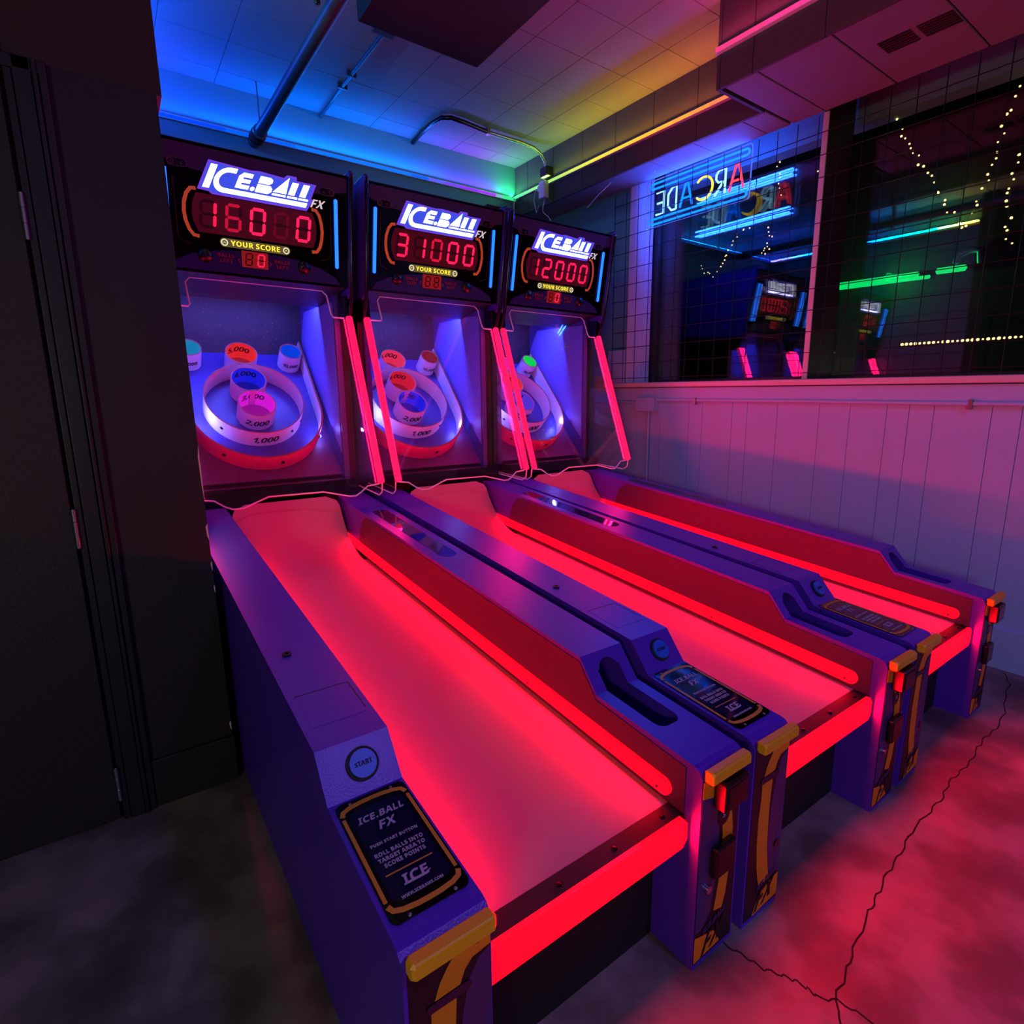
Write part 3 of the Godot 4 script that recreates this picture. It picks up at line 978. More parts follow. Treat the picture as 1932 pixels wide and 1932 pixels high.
func rail_furniture(t: Node3D) -> void:
	var lo := frame(Vector3(0, 0.448, -0.021), Vector3.RIGHT, Vector3(0, 0.027, -0.261))
	var sl := frame(Vector3(0, 0.475, -0.282), Vector3.RIGHT, Vector3(0, 0.07, -0.057))
	var hi := frame(Vector3(0, 0.545, -0.339), Vector3.RIGHT, Vector3(0, 0.1, -1.0))
	var mb := MB.new()
	# start button
	var c := sl * Transform3D(Basis.IDENTITY, Vector3(0.072, 0.046, 0))
	mb.ring(c, 0.0, 0.0285, 0.0, 0.004, 32)
	var bz := obj("start_button", mb, M.black_board, t)
	mb = MB.new()
	mb.ring(c, 0.0, 0.0235, 0.004, 0.0085, 32)
	obj("button_cap", mb, mat("button_blue", Color(0.05, 0.36, 0.85), 0.4), bz)
	lettering("button_text", "START", c * Transform3D(Basis.IDENTITY, Vector3(0, 0, 0.0085)), 0.0078, M.ink, bz)
	# instruction plate
	var pl := plate("instruction_plate", [rrect(0.008, 0.020, 0.1275, 0.256, 0.012)], lo, 0.0, 0.0022, M.black_gloss, t)
	var o := lo * Transform3D(Basis.IDENTITY, Vector3(0, 0, 0.0022))
	plate("plate_print", [rrect(0.022, 0.050, 0.114, 0.228, 0.012)], o, 0.0, 0.0002, M.navy_print, pl)
	plate("plate_frame", [band([[0.013, 0.228], [0.017, 0.237], [0.030, 0.242], [0.050, 0.2445], [0.068, 0.245], [0.086, 0.2445], [0.106, 0.242], [0.118, 0.237], [0.122, 0.228]], 0.008),
		band([[0.013, 0.222], [0.013, 0.056]], 0.0055), band([[0.122, 0.222], [0.122, 0.056]], 0.0055),
		band([[0.013, 0.050], [0.017, 0.041], [0.030, 0.036], [0.050, 0.0335], [0.068, 0.033], [0.086, 0.0335], [0.106, 0.036], [0.118, 0.041], [0.122, 0.050]], 0.008),
		band([[0.029, 0.094], [0.103, 0.094]], 0.002)], o, 0.0001, 0.0006, M.gold_print, pl)
	var put := func(s: String, x: float, y: float, hgt: float, wide: float, slant: float):
		lettering("plate_text", s, o * Transform3D(Basis.IDENTITY, Vector3(x, y, 0.0002)), hgt, M.pale_print, pl, wide, true, slant)
	put.call("ICE.BALL", 0.069, 0.206, 0.0125, 1.05, 0.25)
	put.call("FX", 0.069, 0.183, 0.016, 1.1, 0.3)
	put.call("PUSH START BUTTON", 0.0675, 0.151, 0.0052, 1.08, 0.0)
	put.call("ROLL BALLS INTO", 0.067, 0.132, 0.0068, 1.0, 0.0)
	put.call("TARGET AREA TO", 0.067, 0.121, 0.0068, 1.0, 0.0)
	put.call("SCORE POINTS", 0.067, 0.110, 0.0068, 1.0, 0.0)
	put.call("ICE", 0.067, 0.075, 0.0165, 1.15, 0.15)
	plate("plate_swoosh", [v2([[0.053, 0.067], [0.083, 0.067], [0.090, 0.073], [0.080, 0.0705], [0.053, 0.0705]])], o, 0.0, 0.0009, M.pale_print, pl)
	put.call("WWW.ICEGAME.COM", 0.067, 0.052, 0.0042, 1.1, 0.0)
	for s in [[0.033, 0.250], [0.104, 0.250], [0.034, 0.0245], [0.104, 0.0245]]:
		mb = MB.new()
		mb.dome(o * Transform3D(Basis.IDENTITY, Vector3(s[0], s[1], 0)), 0.0032, 0.0015, 10, 2)
		obj("rivet", mb, M.galvanised, pl)
	# plug and access panel on the left rail
	mb = MB.new()
	mb.ring(hi * Transform3D(Basis.IDENTITY, Vector3(0.044, 0.346, 0)), 0.004, 0.010, 0.0, 0.004, 18)
	obj("rubber_plug", mb, M.black_plastic, t)
	var ap := plate("access_panel", [rrect(0.017, 0.064, 0.119, 0.175, 0.002, 2)], hi, 0.0, 0.0006, M.purple_paint, t)
	plate("panel_gap", [band([[0.015, 0.176], [0.120, 0.176]], 0.0022), band([[0.1205, 0.177], [0.1205, 0.078]], 0.0022)], hi, 0.0, 0.0010, M.black_plastic, ap)
	# clear oval inlay on the right rail
	plate("oval_inlay", [rrect(0.640, 0.72, 0.705, 1.36, 0.032, 6)], hi, 0.0, 0.0006, mat("inlay_gloss", Color(0.10, 0.07, 0.30), 0.04), t)
	# padded yellow bars at the front of both rails
	for x in [[0.004, 0.131], [0.606, 0.731]]:
		mb = MB.new()
		mb.cbox(Vector3(x[0], 0.422, -0.002), Vector3(x[1], 0.450, 0.022), 0.006)
		obj("front_bumper", mb, M.yellow_pad, t)

func leg_prints(t: Node3D) -> void:
	var f := Transform3D(Basis.IDENTITY, Vector3.ZERO)
	var mb := MB.new()
	# left leg
	var pl := plate("left_leg_panel", [v2([[0.006, 0.012], [0.130, 0.012], [0.130, 0.424], [0.006, 0.424]])], f, 0.0, 0.0012, M.dark_print, t)
	var o := Transform3D(Basis.IDENTITY, Vector3(0, 0, 0.0012))
	plate("violet_field", [v2([[0.1295, 0.384], [0.110, 0.376], [0.094, 0.350], [0.083, 0.300], [0.075, 0.22], [0.078, 0.14], [0.090, 0.082], [0.1295, 0.082]])], o, 0.0, 0.0004, M.violet_print, pl)
	plate("blue_field", [v2([[0.1295, 0.30], [0.114, 0.25], [0.106, 0.17], [0.112, 0.085], [0.1295, 0.085]])], o, 0.0, 0.0007, M.blue_print, pl)
	plate("orange_stripe", [v2([[0.1295, 0.4235], [0.094, 0.4235], [0.078, 0.41], [0.062, 0.393], [0.050, 0.375], [0.042, 0.353], [0.080, 0.353], [0.088, 0.372], [0.100, 0.384], [0.1295, 0.388]]),
		v2([[0.036, 0.337], [0.036, 0.30], [0.032, 0.25], [0.033, 0.19], [0.040, 0.13], [0.052, 0.083], [0.092, 0.079], [0.082, 0.12], [0.074, 0.17], [0.072, 0.22], [0.070, 0.27], [0.074, 0.335]]),
		v2([[0.060, 0.060], [0.1295, 0.075], [0.1295, 0.020], [0.036, 0.014]])], o, 0.0004, 0.0010, M.orange_print, pl)
	plate("navy_dash", [rrect(0.030, 0.337, 0.098, 0.351, 0.006, 3)], o, 0.0008, 0.0014, M.navy_print, pl)
	mb = MB.new()
	mb.ring(o * Transform3D(Basis.IDENTITY, Vector3(0.111, 0.160, 0)), 0.0, 0.009, 0.0, 0.003, 18)
	obj("black_knob", mb, M.black_plastic, pl)
	mb = MB.new()
	mb.dome(o * Transform3D(Basis.IDENTITY, Vector3(0.109, 0.405, 0)), 0.0055, 0.003, 12, 3)
	obj("screw", mb, M.chrome, pl)
	leg_logo(o, 0.066, pl)
	# right leg
	pl = plate("right_leg_panel", [v2([[0.605, 0.012], [0.729, 0.012], [0.729, 0.424], [0.605, 0.424]])], f, 0.0, 0.0012, M.dark_print, t)
	plate("violet_field", [v2([[0.6055, 0.388], [0.636, 0.384], [0.655, 0.35], [0.666, 0.29], [0.664, 0.19], [0.650, 0.11], [0.628, 0.085], [0.6055, 0.085]])], o, 0.0, 0.0004, M.violet_print, pl)
	plate("blue_field", [v2([[0.6055, 0.24], [0.625, 0.22], [0.632, 0.16], [0.616, 0.088], [0.6055, 0.088]])], o, 0.0, 0.0007, M.blue_print, pl)
	plate("orange_stripe", [v2([[0.6055, 0.4235], [0.650, 0.4235], [0.660, 0.40], [0.672, 0.37], [0.688, 0.352], [0.704, 0.32], [0.711, 0.28], [0.711, 0.21], [0.700, 0.13], [0.690, 0.10], [0.663, 0.108], [0.674, 0.17], [0.678, 0.22], [0.678, 0.28], [0.668, 0.335], [0.640, 0.378], [0.6055, 0.388]]),
		v2([[0.606, 0.075], [0.668, 0.058], [0.690, 0.020], [0.606, 0.016]])], o, 0.0004, 0.0010, M.orange_print, pl)
	leg_logo(o, 0.652, pl)
	mb = MB.new()
	mb.ring(o * Transform3D(Basis.IDENTITY, Vector3(0.676, 0.320, 0)), 0.0, 0.019, 0.0006, 0.0016, 24)
	var cr := obj("round_label", mb, M.dark_print, pl)
	lettering("label_text", "3", o * Transform3D(Basis.IDENTITY, Vector3(0.676, 0.324, 0.0016)), 0.011, M.pale_print, cr)
	mb = MB.new()
	mb.cbox(Vector3(0.637, 0.357, 0.001), Vector3(0.712, 0.418, 0.030), 0.004)
	var rd := obj("card_reader", mb, M.black_plastic, pl)
	plate("reader_face", [rrect(0.645, 0.366, 0.704, 0.410, 0.005, 3)], Transform3D(Basis.IDENTITY, Vector3(0, 0, 0.030)), 0.0, 0.0008, M.black_gloss, rd)
	mb = MB.new()
	mb.cbox(Vector3(0.639, 0.200, 0.001), Vector3(0.705, 0.270, 0.018), 0.005)
	obj("speaker_box", mb, M.black_plastic, pl)
	mb = MB.new()
	mb.ring(o * Transform3D(Basis.IDENTITY, Vector3(0.634, 0.179, 0)), 0.0, 0.008, 0.0, 0.008, 18)
	obj("key_lock", mb, M.chrome, pl)

func leg_logo(o: Transform3D, x: float, pl: Node3D) -> void:
	var b := o * Transform3D(Basis.IDENTITY, Vector3(x, 0, 0.001))
	lettering("logo_text", "ICE.BALL", b * Transform3D(Basis(Vector3(1, 0.28, 0), Vector3(0, 1, 0), Vector3(0, 0, 1)), Vector3(0.014, 0.086, 0)), 0.013, M.violet_print, pl, 0.95, true, 0.2)
	lettering("logo_letters", "FX", b * Transform3D(Basis(Vector3(1, 0.28, 0), Vector3(0, 1, 0), Vector3(0, 0, 1)), Vector3(0.012, 0.050, 0)), 0.044, M.dark_print, pl, 0.9, true, 0.45)

# ---------------------------------------------------------------- scoreboard head, target deck, shield
func head(t: Node3D, XZ: Transform3D, digits: Array, left: Array, cups: Array, which: int) -> void:
	var mb := MB.new()
	# cabinet sides (inner faces at x 0.055 and 0.68), back and roof
	for x in [[0.0, 0.03], [0.705, 0.735]]:
		mb = MB.new()
		mb.prism(v2([[2.10, 0.69], [2.10, 1.50], [2.03, 1.60], [2.75, 1.64], [2.75, 0.0], [2.72, 0.0], [2.72, 0.70]]), XZ, x[0], x[1])
		obj("head_side", mb, M.black_plastic, t)
	for x in [[0.03, 0.055], [0.68, 0.705]]:
		mb = MB.new()
		mb.prism(v2([[2.10, 0.72], [2.10, 1.632], [2.70, 1.65], [2.70, 0.72]]), XZ, x[0], x[1])
		obj("inner_side", mb, M.deck_blue, t)
	for s in [[0.055, 0.059], [0.676, 0.680]]:
		mb = MB.new()
		mb.prism(v2([[2.115, 0.90], [2.115, 1.585], [2.56, 1.60], [2.60, 1.54], [2.64, 1.47], [2.62, 1.40]]), XZ, s[0], s[1])
		obj("side_liner", mb, M.side_panel, t)
	mb = MB.new()
	mb.box(Vector3(0.03, 0.70, -2.72), Vector3(0.705, 1.68, -2.65))
	obj("head_back", mb, M.back_panel, t)
	mb = MB.new()
	mb.prism(v2([[1.996, 1.632], [2.300, 1.590], [2.308, 1.590], [2.308, 1.662], [1.996, 1.645]]), XZ, 0.03, 0.705)
	obj("head_lip", mb, M.back_panel, t)
	mb = MB.new()
	mb.prism(v2([[1.920, 2.060], [1.996, 1.633], [2.74, 1.682], [2.74, 2.060]]), XZ, 0.016, 0.719)
	var mq := obj("scoreboard_box", mb, M.black_board, t)
	for x in [[0.0, 0.016], [0.719, 0.735]]:
		mb = MB.new()
		mb.prism(v2([[1.905, 2.072], [1.988, 1.612], [2.03, 1.585], [2.75, 1.64], [2.75, 2.072]]), XZ, x[0], x[1])
		obj("scoreboard_cheek", mb, M.purple_paint, t)
		mb = MB.new()
		var cx: float = (x[0] + x[1]) / 2
		mb.tube([Vector3(cx, 2.055, -2.3), Vector3(cx, 2.074, -1.95), Vector3(cx, 2.072, -1.915), Vector3(cx, 2.05, -1.905), Vector3(cx, 1.60, -1.987), Vector3(cx, 1.50, -2.035)], 0.0085, 8)
		obj("edge_moulding", mb, mat("moulding", Color(0.10, 0.07, 0.13), 0.15), t)
		mb = MB.new()
		mb.cbox(Vector3(x[0] - (0.0 if x[0] < 0.3 else 0.02), 1.50, -2.09), Vector3(x[1] + (0.02 if x[0] < 0.3 else 0.0), 1.60, -2.02), 0.004)
		obj("shield_clamp", mb, M.black_plastic, t)
	scoreboard(t, mq, digits, left)
	# ---- target deck
	var dk := frame(Vector3(0, 0.795, -2.13), Vector3.RIGHT, Vector3(0, 0.59, -0.52))
	mb = MB.new()
	mb.obox(dk * Transform3D(Basis.IDENTITY, Vector3(0.3675, 0.40, -0.006)), Vector3(0.625, 0.80, 0.012))
	obj("target_deck", mb, M.deck_dark, t)
	mb = MB.new()
	mb.box(Vector3(0.03, 0.70, -2.14), Vector3(0.705, 0.785, -1.99))
	obj("front_ledge", mb, M.black_gloss, t)
	# fence: a U of white band round the rings
	var u := []
	for i in 4:
		u.append([0.068, 0.80 - 0.43 * i / 4.0])
	for i in 29:
		var a := PI + PI * i / 28.0
		u.append([0.3575 + 0.2895 * cos(a), 0.362 + 0.302 * sin(a)])
	for i in 4:
		u.append([0.647, 0.37 + 0.43 * (i + 1) / 4.0])
	mb = MB.new()
	var bed := PackedVector2Array()
	for q in u:
		bed.append(Vector2(q[0], q[1]))
	mb.prism(bed, dk, 0.0, 0.001)
	obj("target_bed", mb, M.deck_blue, t)
	mb = MB.new()
	mb.prism(band(u, 0.008), dk, 0.0, 0.088)
	var fe := obj("target_fence", mb, M.fence_white, t)
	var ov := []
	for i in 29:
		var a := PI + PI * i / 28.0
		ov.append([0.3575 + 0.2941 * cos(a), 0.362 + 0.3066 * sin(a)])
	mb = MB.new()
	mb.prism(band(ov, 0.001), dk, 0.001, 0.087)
	obj("fence_glow_band", mb, mat("fence_glow_red", Color(0.92, 0.14, 0.62), 0.45), fe)  # red lamplight on the white fence front, put into this band's colour
	mb = MB.new()
	mb.prism(band(u, 0.0082), dk, 0.088, 0.0895)
	obj("fence_rim", mb, M.rim_edge, fe)
	for a in [-128.0, -80.0, -32.0]:
		var r := deg_to_rad(a)
		mb = MB.new()
		var e := Vector3(cos(r), sin(r), 0)
		mb.dome(dk * Transform3D(Basis(Vector3(0, 0, 1), Vector3(-e.y, e.x, 0) * -1.0, e), Vector3(0.3575 + 0.2945 * cos(r), 0.362 + 0.307 * sin(r), 0.045)), 0.009, 0.006, 10, 3)
		obj("bolt", mb, M.screw_dark, fe)
	# big ring and cups
	cup(t, dk, "target_ring", 0.357, 0.408, 0.216, 0.095, "1,000", "", Color.BLACK, 0.034)
	var spots := [["2,000", "3,000", 0.357, 0.369, 0.082], ["", "4,000", 0.350, 0.520, 0.078], ["", "5,000", 0.350, 0.690, 0.072], ["10,000", "", 0.587, 0.715, 0.054], ["10,000", "", 0.127, 0.715, 0.054]]
	for i in 5:
		cup(t, dk, "target_cup", spots[i][2], spots[i][3], spots[i][4], 0.100, spots[i][0], spots[i][1], cups[i], 0.030 if i == 0 else 0.018)
	# ---- blue lamp under the scoreboard and LED spots low inside the fence
	mb = MB.new()
	mb.cbox(Vector3(0.06, 1.650, -2.328), Vector3(0.675, 1.660, -2.310), 0.002)
	obj("head_lamp", mb, glow("head_blue", Color(0.09, 0.07, 1.0), 0.7), t)
	area("head_light", Vector3(0.3675, 1.648, -2.319), Vector3(0, -1, -0.2), Vector3.RIGHT, 0.60, 0.014, Color(0.10, 0.11, 1.0), E_HEAD, t)
	for p in [[0.088, 0.30], [0.628, 0.235]]:
		mb = MB.new()
		mb.dome(dk * Transform3D(Basis.IDENTITY, Vector3(p[0], p[1], 0.001)), 0.009, 0.010, 12, 3)
		obj("spot_led", mb, glow("spot_led", Color(0.35, 0.45, 1.0), 2.0), t)
		omni("spot_light", dk * Vector3(p[0] + (0.01 if p[0] < 0.3 else -0.01), p[1], 0.06), Color(0.16, 0.17, 1.0), 0.05, 0.02, t)
	shield(t, XZ)

func cup(t: Node3D, dk: Transform3D, called: String, x: float, s: float, r: float, h: float, outer: String, inner: String, c: Color, size: float) -> void:
	var f := dk * Transform3D(Basis.IDENTITY, Vector3(x, s, 0))
	var mb := MB.new()
	mb.ring(f, r - 0.004, r, 0.0, h, 48)
	var o := obj(called, mb, M.fence_white, t)
	mb = MB.new()
	mb.ring(f, r - 0.0045, r + 0.0002, h, h + 0.0012, 48)
	obj("ring_rim", mb, M.rim_edge, o)
	var letters := func(text: String, inside: bool, rad: float, hgt: float, zc: float, turn0: float):
		var n := text.length()
		var wid := 0.0
		var ws := []
		for ch in text:
			var w := hgt * (0.36 if ch == "," else 0.52 if ch == "1" else 0.80)
			ws.append(w)
			wid += w
		var run := -wid / 2
		for i in n:
			var a: float = (run + ws[i] / 2) / rad + turn0
			run += ws[i]
			var b: Basis
			var p: Vector3
			if inside:
				b = Basis(Vector3(cos(a), -sin(a), 0), Vector3(0, 0, 1), Vector3(-sin(a), -cos(a), 0))
				p = Vector3(rad * sin(a), rad * cos(a), zc)
			else:
				b = Basis(Vector3(cos(a), sin(a), 0), Vector3(0, 0, 1), Vector3(sin(a), -cos(a), 0))
				p = Vector3(rad * sin(a), -rad * cos(a), zc)
			lettering("number_print", text[i], f * Transform3D(b, p), hgt, M.ink, o, 1.12, true, 0.18)
	if outer != "":
		letters.call(outer, false, r + 0.0006, size, h * 0.45, 0.05 if r > 0.2 else -0.1)
	if called == "target_ring":
		for a in [-50.0, 38.0, 60.0]:
			var q := deg_to_rad(a - 90.0)
			var e := Vector3(cos(q), sin(q), 0)
			mb = MB.new()
			mb.dome(f * Transform3D(Basis(Vector3(0, 0, 1), Vector3(e.y, -e.x, 0), e), e * r + Vector3(0, 0, h * 0.5)), 0.008, 0.005, 10, 3)
			obj("bolt", mb, M.screw_dark, o)
		return
	# translucent liner lit from below by a coloured LED
	var key := "cup_led_%d_%d_%d" % [int(c.r * 99), int(c.g * 99), int(c.b * 99)]
	mb = MB.new()
	mb.ring(f, r - 0.0055, r - 0.0045, 0.004, h - 0.003, 40)
	obj("led_liner", mb, glow(key, c, 0.75), o)
	mb = MB.new()
	mb.ring(f, 0.0, r - 0.0055, 0.002, 0.004, 40)
	obj("led_floor", mb, glow(key + "_floor", c, 0.30), o)
	if inner != "":
		letters.call(inner, true, r - 0.0062, 0.030, h * 0.62, -0.05)
	omni("cup_light", f * Vector3(0, 0, h * 0.4), c, 0.0008, 0.004, t)

func seven(ch: String) -> String:
	return {"0": "abcdef", "1": "bc", "2": "abged", "3": "abgcd", "5": "afgcd", "6": "afgedc"}.get(ch, "")

func digit(mt: Transform3D, x: float, y: float, w: float, h: float, ch: String, level: float, parent: Node3D, hue: String) -> void:
	# x, y: centre; strokes of a slanted seven-segment numeral
	var k := 0.19 * w
	var a := w / 2 - k / 2
	var b := h / 2 - k / 2
	var g := 0.14 * k
	var lines := {"a": [[-a, b], [a, b]], "b": [[a, b], [a, 0]], "c": [[a, 0], [a, -b]], "d": [[-a, -b], [a, -b]], "e": [[-a, 0], [-a, -b]], "f": [[-a, b], [-a, 0]], "g": [[-a, 0], [a, 0]]}
	var on := []
	var off := []
	for s in lines:
		var p := Vector2(lines[s][0][0], lines[s][0][1])
		var q := Vector2(lines[s][1][0], lines[s][1][1])
		var d := (q - p).normalized()
		p += d * (k * 0.05 + g)
		q -= d * (k * 0.05 + g)
		var nn := Vector2(-d.y, d.x) * k / 2
		var poly := PackedVector2Array()
		for c in [p, p + d * k * 0.4 + nn, q - d * k * 0.4 + nn, q, q - d * k * 0.4 - nn, p + d * k * 0.4 - nn]:
			poly.append(Vector2(x + c.x + c.y * 0.10, y + c.y))
		(on if s in seven(ch) else off).append(poly)
	if on:
		plate("led_segment", on, mt, 0.0008, 0.0018, glow("segment_%d%s" % [int(level * 100), hue], Color(1.0, 0.007, 0.055), 2.2 * level), parent)
	if off:
		plate("dark_segment", off, mt, 0.0006, 0.0012, mat("segment_off", Color(0.24, 0.015, 0.03), 0.4), parent)

func scoreboard(t: Node3D, mq: Node3D, digits: Array, left: Array) -> void:
	var f := frame(Vector3(0, 2.06, -1.92), Vector3.RIGHT, Vector3(0, 0.45, 0.08))     # y is minus the distance down from the top edge
	var face := plate("scoreboard_face", [rrect(0.018, -0.438, 0.717, -0.004, 0.008, 3)], f, 0.0, 0.004, M.black_gloss, mq)
	var o := f * Transform3D(Basis.IDENTITY, Vector3(0, 0, 0.004))
	var P := face
	# printed fields
	plate("face_arch", [PackedVector2Array(v2([[0.04, -0.428], [0.06, -0.400], [0.12, -0.372], [0.20, -0.352], [0.28, -0.343], [0.36, -0.341], [0.44, -0.343], [0.52, -0.352], [0.60, -0.372], [0.66, -0.400], [0.68, -0.428]]))], o, 0.0, 0.0004, mat("arch_print", Color(0.16, 0.19, 0.42), 0.2), P)
	plate("face_crown", [v2([[0.024, -0.012], [0.711, -0.012], [0.711, -0.065], [0.60, -0.088], [0.48, -0.098], [0.36, -0.100], [0.24, -0.098], [0.12, -0.088], [0.024, -0.065]])], o, 0.0, 0.0003, mat("crown_print", Color(0.24, 0.21, 0.36), 0.2), P)
	var line := mat("line_print", Color(0.30, 0.08, 0.10), 0.4)
	plate("face_line", [band([[0.075, -0.12], [0.075, -0.315], [0.082, -0.328], [0.115, -0.34]], 0.0016), band([[0.642, -0.12], [0.642, -0.315], [0.635, -0.328], [0.60, -0.34]], 0.0016)], o, 0.0003, 0.0006, line, P)
	# brackets either side of the score
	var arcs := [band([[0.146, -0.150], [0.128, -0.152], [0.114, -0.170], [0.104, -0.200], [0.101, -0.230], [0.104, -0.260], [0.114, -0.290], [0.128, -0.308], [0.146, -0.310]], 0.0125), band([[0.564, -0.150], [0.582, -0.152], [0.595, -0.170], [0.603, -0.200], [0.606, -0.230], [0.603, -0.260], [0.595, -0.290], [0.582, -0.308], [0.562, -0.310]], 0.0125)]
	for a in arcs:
		plate("score_bracket", [a], o, 0.0003, 0.0008, glow("bracket_glow", Color(1.0, 0.22, 0.06), 0.16, Color(0.78, 0.30, 0.12)), P)  # printed bracket, faint glow added to lift its orange
	# score window
	plate("score_display", [v2([[0.145, -0.163], [0.567, -0.163], [0.580, -0.20], [0.582, -0.23], [0.580, -0.26], [0.567, -0.295], [0.145, -0.295], [0.130, -0.26], [0.127, -0.23], [0.130, -0.20]])], o, 0.0, 0.0007, glow("display_dark_red", Color(1.0, 0.02, 0.05), 0.045, Color(0.12, 0.01, 0.02)), P)
	for i in 5:
		digit(o, 0.180 + 0.0873 * i, -0.230, 0.058, 0.098, digits[i][0], digits[i][1], P, "")
	# YOUR SCORE
	plate("your_score_sign", [rrect(0.214, -0.335, 0.474, -0.304, 0.0154, 6)], o, 0.0, 0.0006, glow("sign_back", Color(1.0, 0.75, 0.25), 0.10, Color(0.2, 0.17, 0.1)), P)
	var ye := glow("sign_yellow", Color(1.0, 0.80, 0.03), 1.25)
	lettering("sign_text", "YOUR SCORE", o * Transform3D(Basis.IDENTITY, Vector3(0.344, -0.3195, 0.0006)), 0.0185, ye, P, 1.18)
	var wy := glow("sign_pale", Color(1.0, 0.95, 0.55), 0.9)
	for x in [0.230, 0.458]:
		mb_ring("sign_ring", o * Transform3D(Basis.IDENTITY, Vector3(x, -0.3195, 0.0006)), 0.0085, 0.0125, wy, P)
		plate("sign_chevron", [band([[x - 0.004, -0.322], [x, -0.317], [x + 0.004, -0.322]], 0.002)], o, 0.0006, 0.0012, wy, P)
	# balls-left window
	plate("balls_display", [rrect(0.288, -0.400, 0.386, -0.340, 0.003, 2)], o, 0.0004, 0.0009, glow("balls_red", Color(1.0, 0.03, 0.02), 0.22, Color(0.2, 0.01, 0.01)), P)
	for i in 2:
		digit(o, 0.315 + 0.045 * i, -0.370, 0.028, 0.048, left[i], 1.0, P, "p")
	var op := mat("balls_print", Color(0.52, 0.16, 0.10), 0.5)
	for s in [[0.232, -0.366, "BALLS"], [0.232, -0.385, "LEFT"], [0.440, -0.366, "BALLS"], [0.440, -0.385, "LEFT"]]:
		lettering("balls_text", s[2], o * Transform3D(Basis.IDENTITY, Vector3(s[0], s[1], 0.0004)), 0.0125, op, P, 1.25)
	plate("balls_arrow", [band([[0.282, -0.371], [0.274, -0.378], [0.282, -0.385]], 0.0025), band([[0.391, -0.371], [0.399, -0.378], [0.391, -0.385]], 0.0025)], o, 0.0004, 0.0009, mat("arrow_print", Color(0.62, 0.36, 0.34), 0.5), P)
	# speaker grilles and corner ovals
	for x in [0.160, 0.527]:
		var mb := MB.new()
		mb.ring(o * Transform3D(Basis.IDENTITY, Vector3(x, -0.374, 0)), 0.0, 0.026, 0.0, 0.003, 24)
		mb.dome(o * Transform3D(Basis.IDENTITY, Vector3(x, -0.374, 0.003)), 0.026, 0.004, 24, 3)
		obj("speaker_grille", mb, M.black_plastic, P)
	var ovl := mat("oval_print", Color(0.42, 0.28, 0.32), 0.4)
	for x in [0.092, 0.628]:
		var s := -1.0 if x < 0.3 else 1.0
		plate("corner_oval", [rrect(x - 0.032, -0.090, x + 0.032, -0.062, 0.0138, 6)], o, 0.0003, 0.0005, ovl, P)
		plate("corner_oval_core", [rrect(x - 0.0305, -0.0885, x + 0.0305, -0.0635, 0.0123, 6)], o, 0.0005, 0.0007, M.black_plastic, P)
		mb_ring("corner_ring", o * Transform3D(Basis.IDENTITY, Vector3(x + s * 0.0195, -0.076, 0.0007)), 0.0085, 0.0105, ovl, P)
		plate("corner_chevron", [band([[x + s * 0.0195 - s * 0.002, -0.072], [x + s * 0.0195 + s * 0.003, -0.076], [x + s * 0.0195 - s * 0.002, -0.080]], 0.002)], o, 0.0007, 0.0011, ovl, P)
		var mb := MB.new()
		mb.dome(o * Transform3D(Basis.IDENTITY, Vector3(x - s * 0.012, -0.076, 0.0007)), 0.008, 0.003, 12, 2)
		obj("bolt", mb, M.black_plastic, P)
	# blue tubes at the sides
	for x in [[0.061, 0.036], [0.652, 0.666]]:
		var a: Vector3 = o * Vector3(x[0], -0.100, 0.006)
		var b: Vector3 = o * Vector3(x[1] , -0.360, 0.006)
		if x[0] < 0.3:
			a = o * Vector3(0.050, -0.100, 0.006); b = o * Vector3(0.047, -0.360, 0.006)
		else:
			a = o * Vector3(0.662, -0.100, 0.006); b = o * Vector3(0.665, -0.360, 0.006)
		var mb := MB.new()
		mb.tube([a, b], 0.0072, 10)
		obj("blue_light_tube", mb, glow("score_blue", Color(0.01, 0.12, 1.0), 2.6), P)
		area("blue_light", (a + b) / 2 + f.basis.z * 0.012, f.basis.z, f.basis.y, 0.26, 0.016, Color(0.02, 0.18, 1.0), 0.012, P)
	logo(o, P)
	area("logo_light", o * Vector3(0.37, -0.141, 0.0095), f.basis.z, f.basis.x, 0.32, 0.012, Color(0.45, 0.45, 1.0), 0.012, P)

func mb_ring(called: String, t: Transform3D, ri: float, ro: float, m: Material, parent: Node3D) -> void:
	var mb := MB.new()
	mb.ring(t, ri, ro, 0.0, 0.0008, 20)
	obj(called, mb, m, parent)

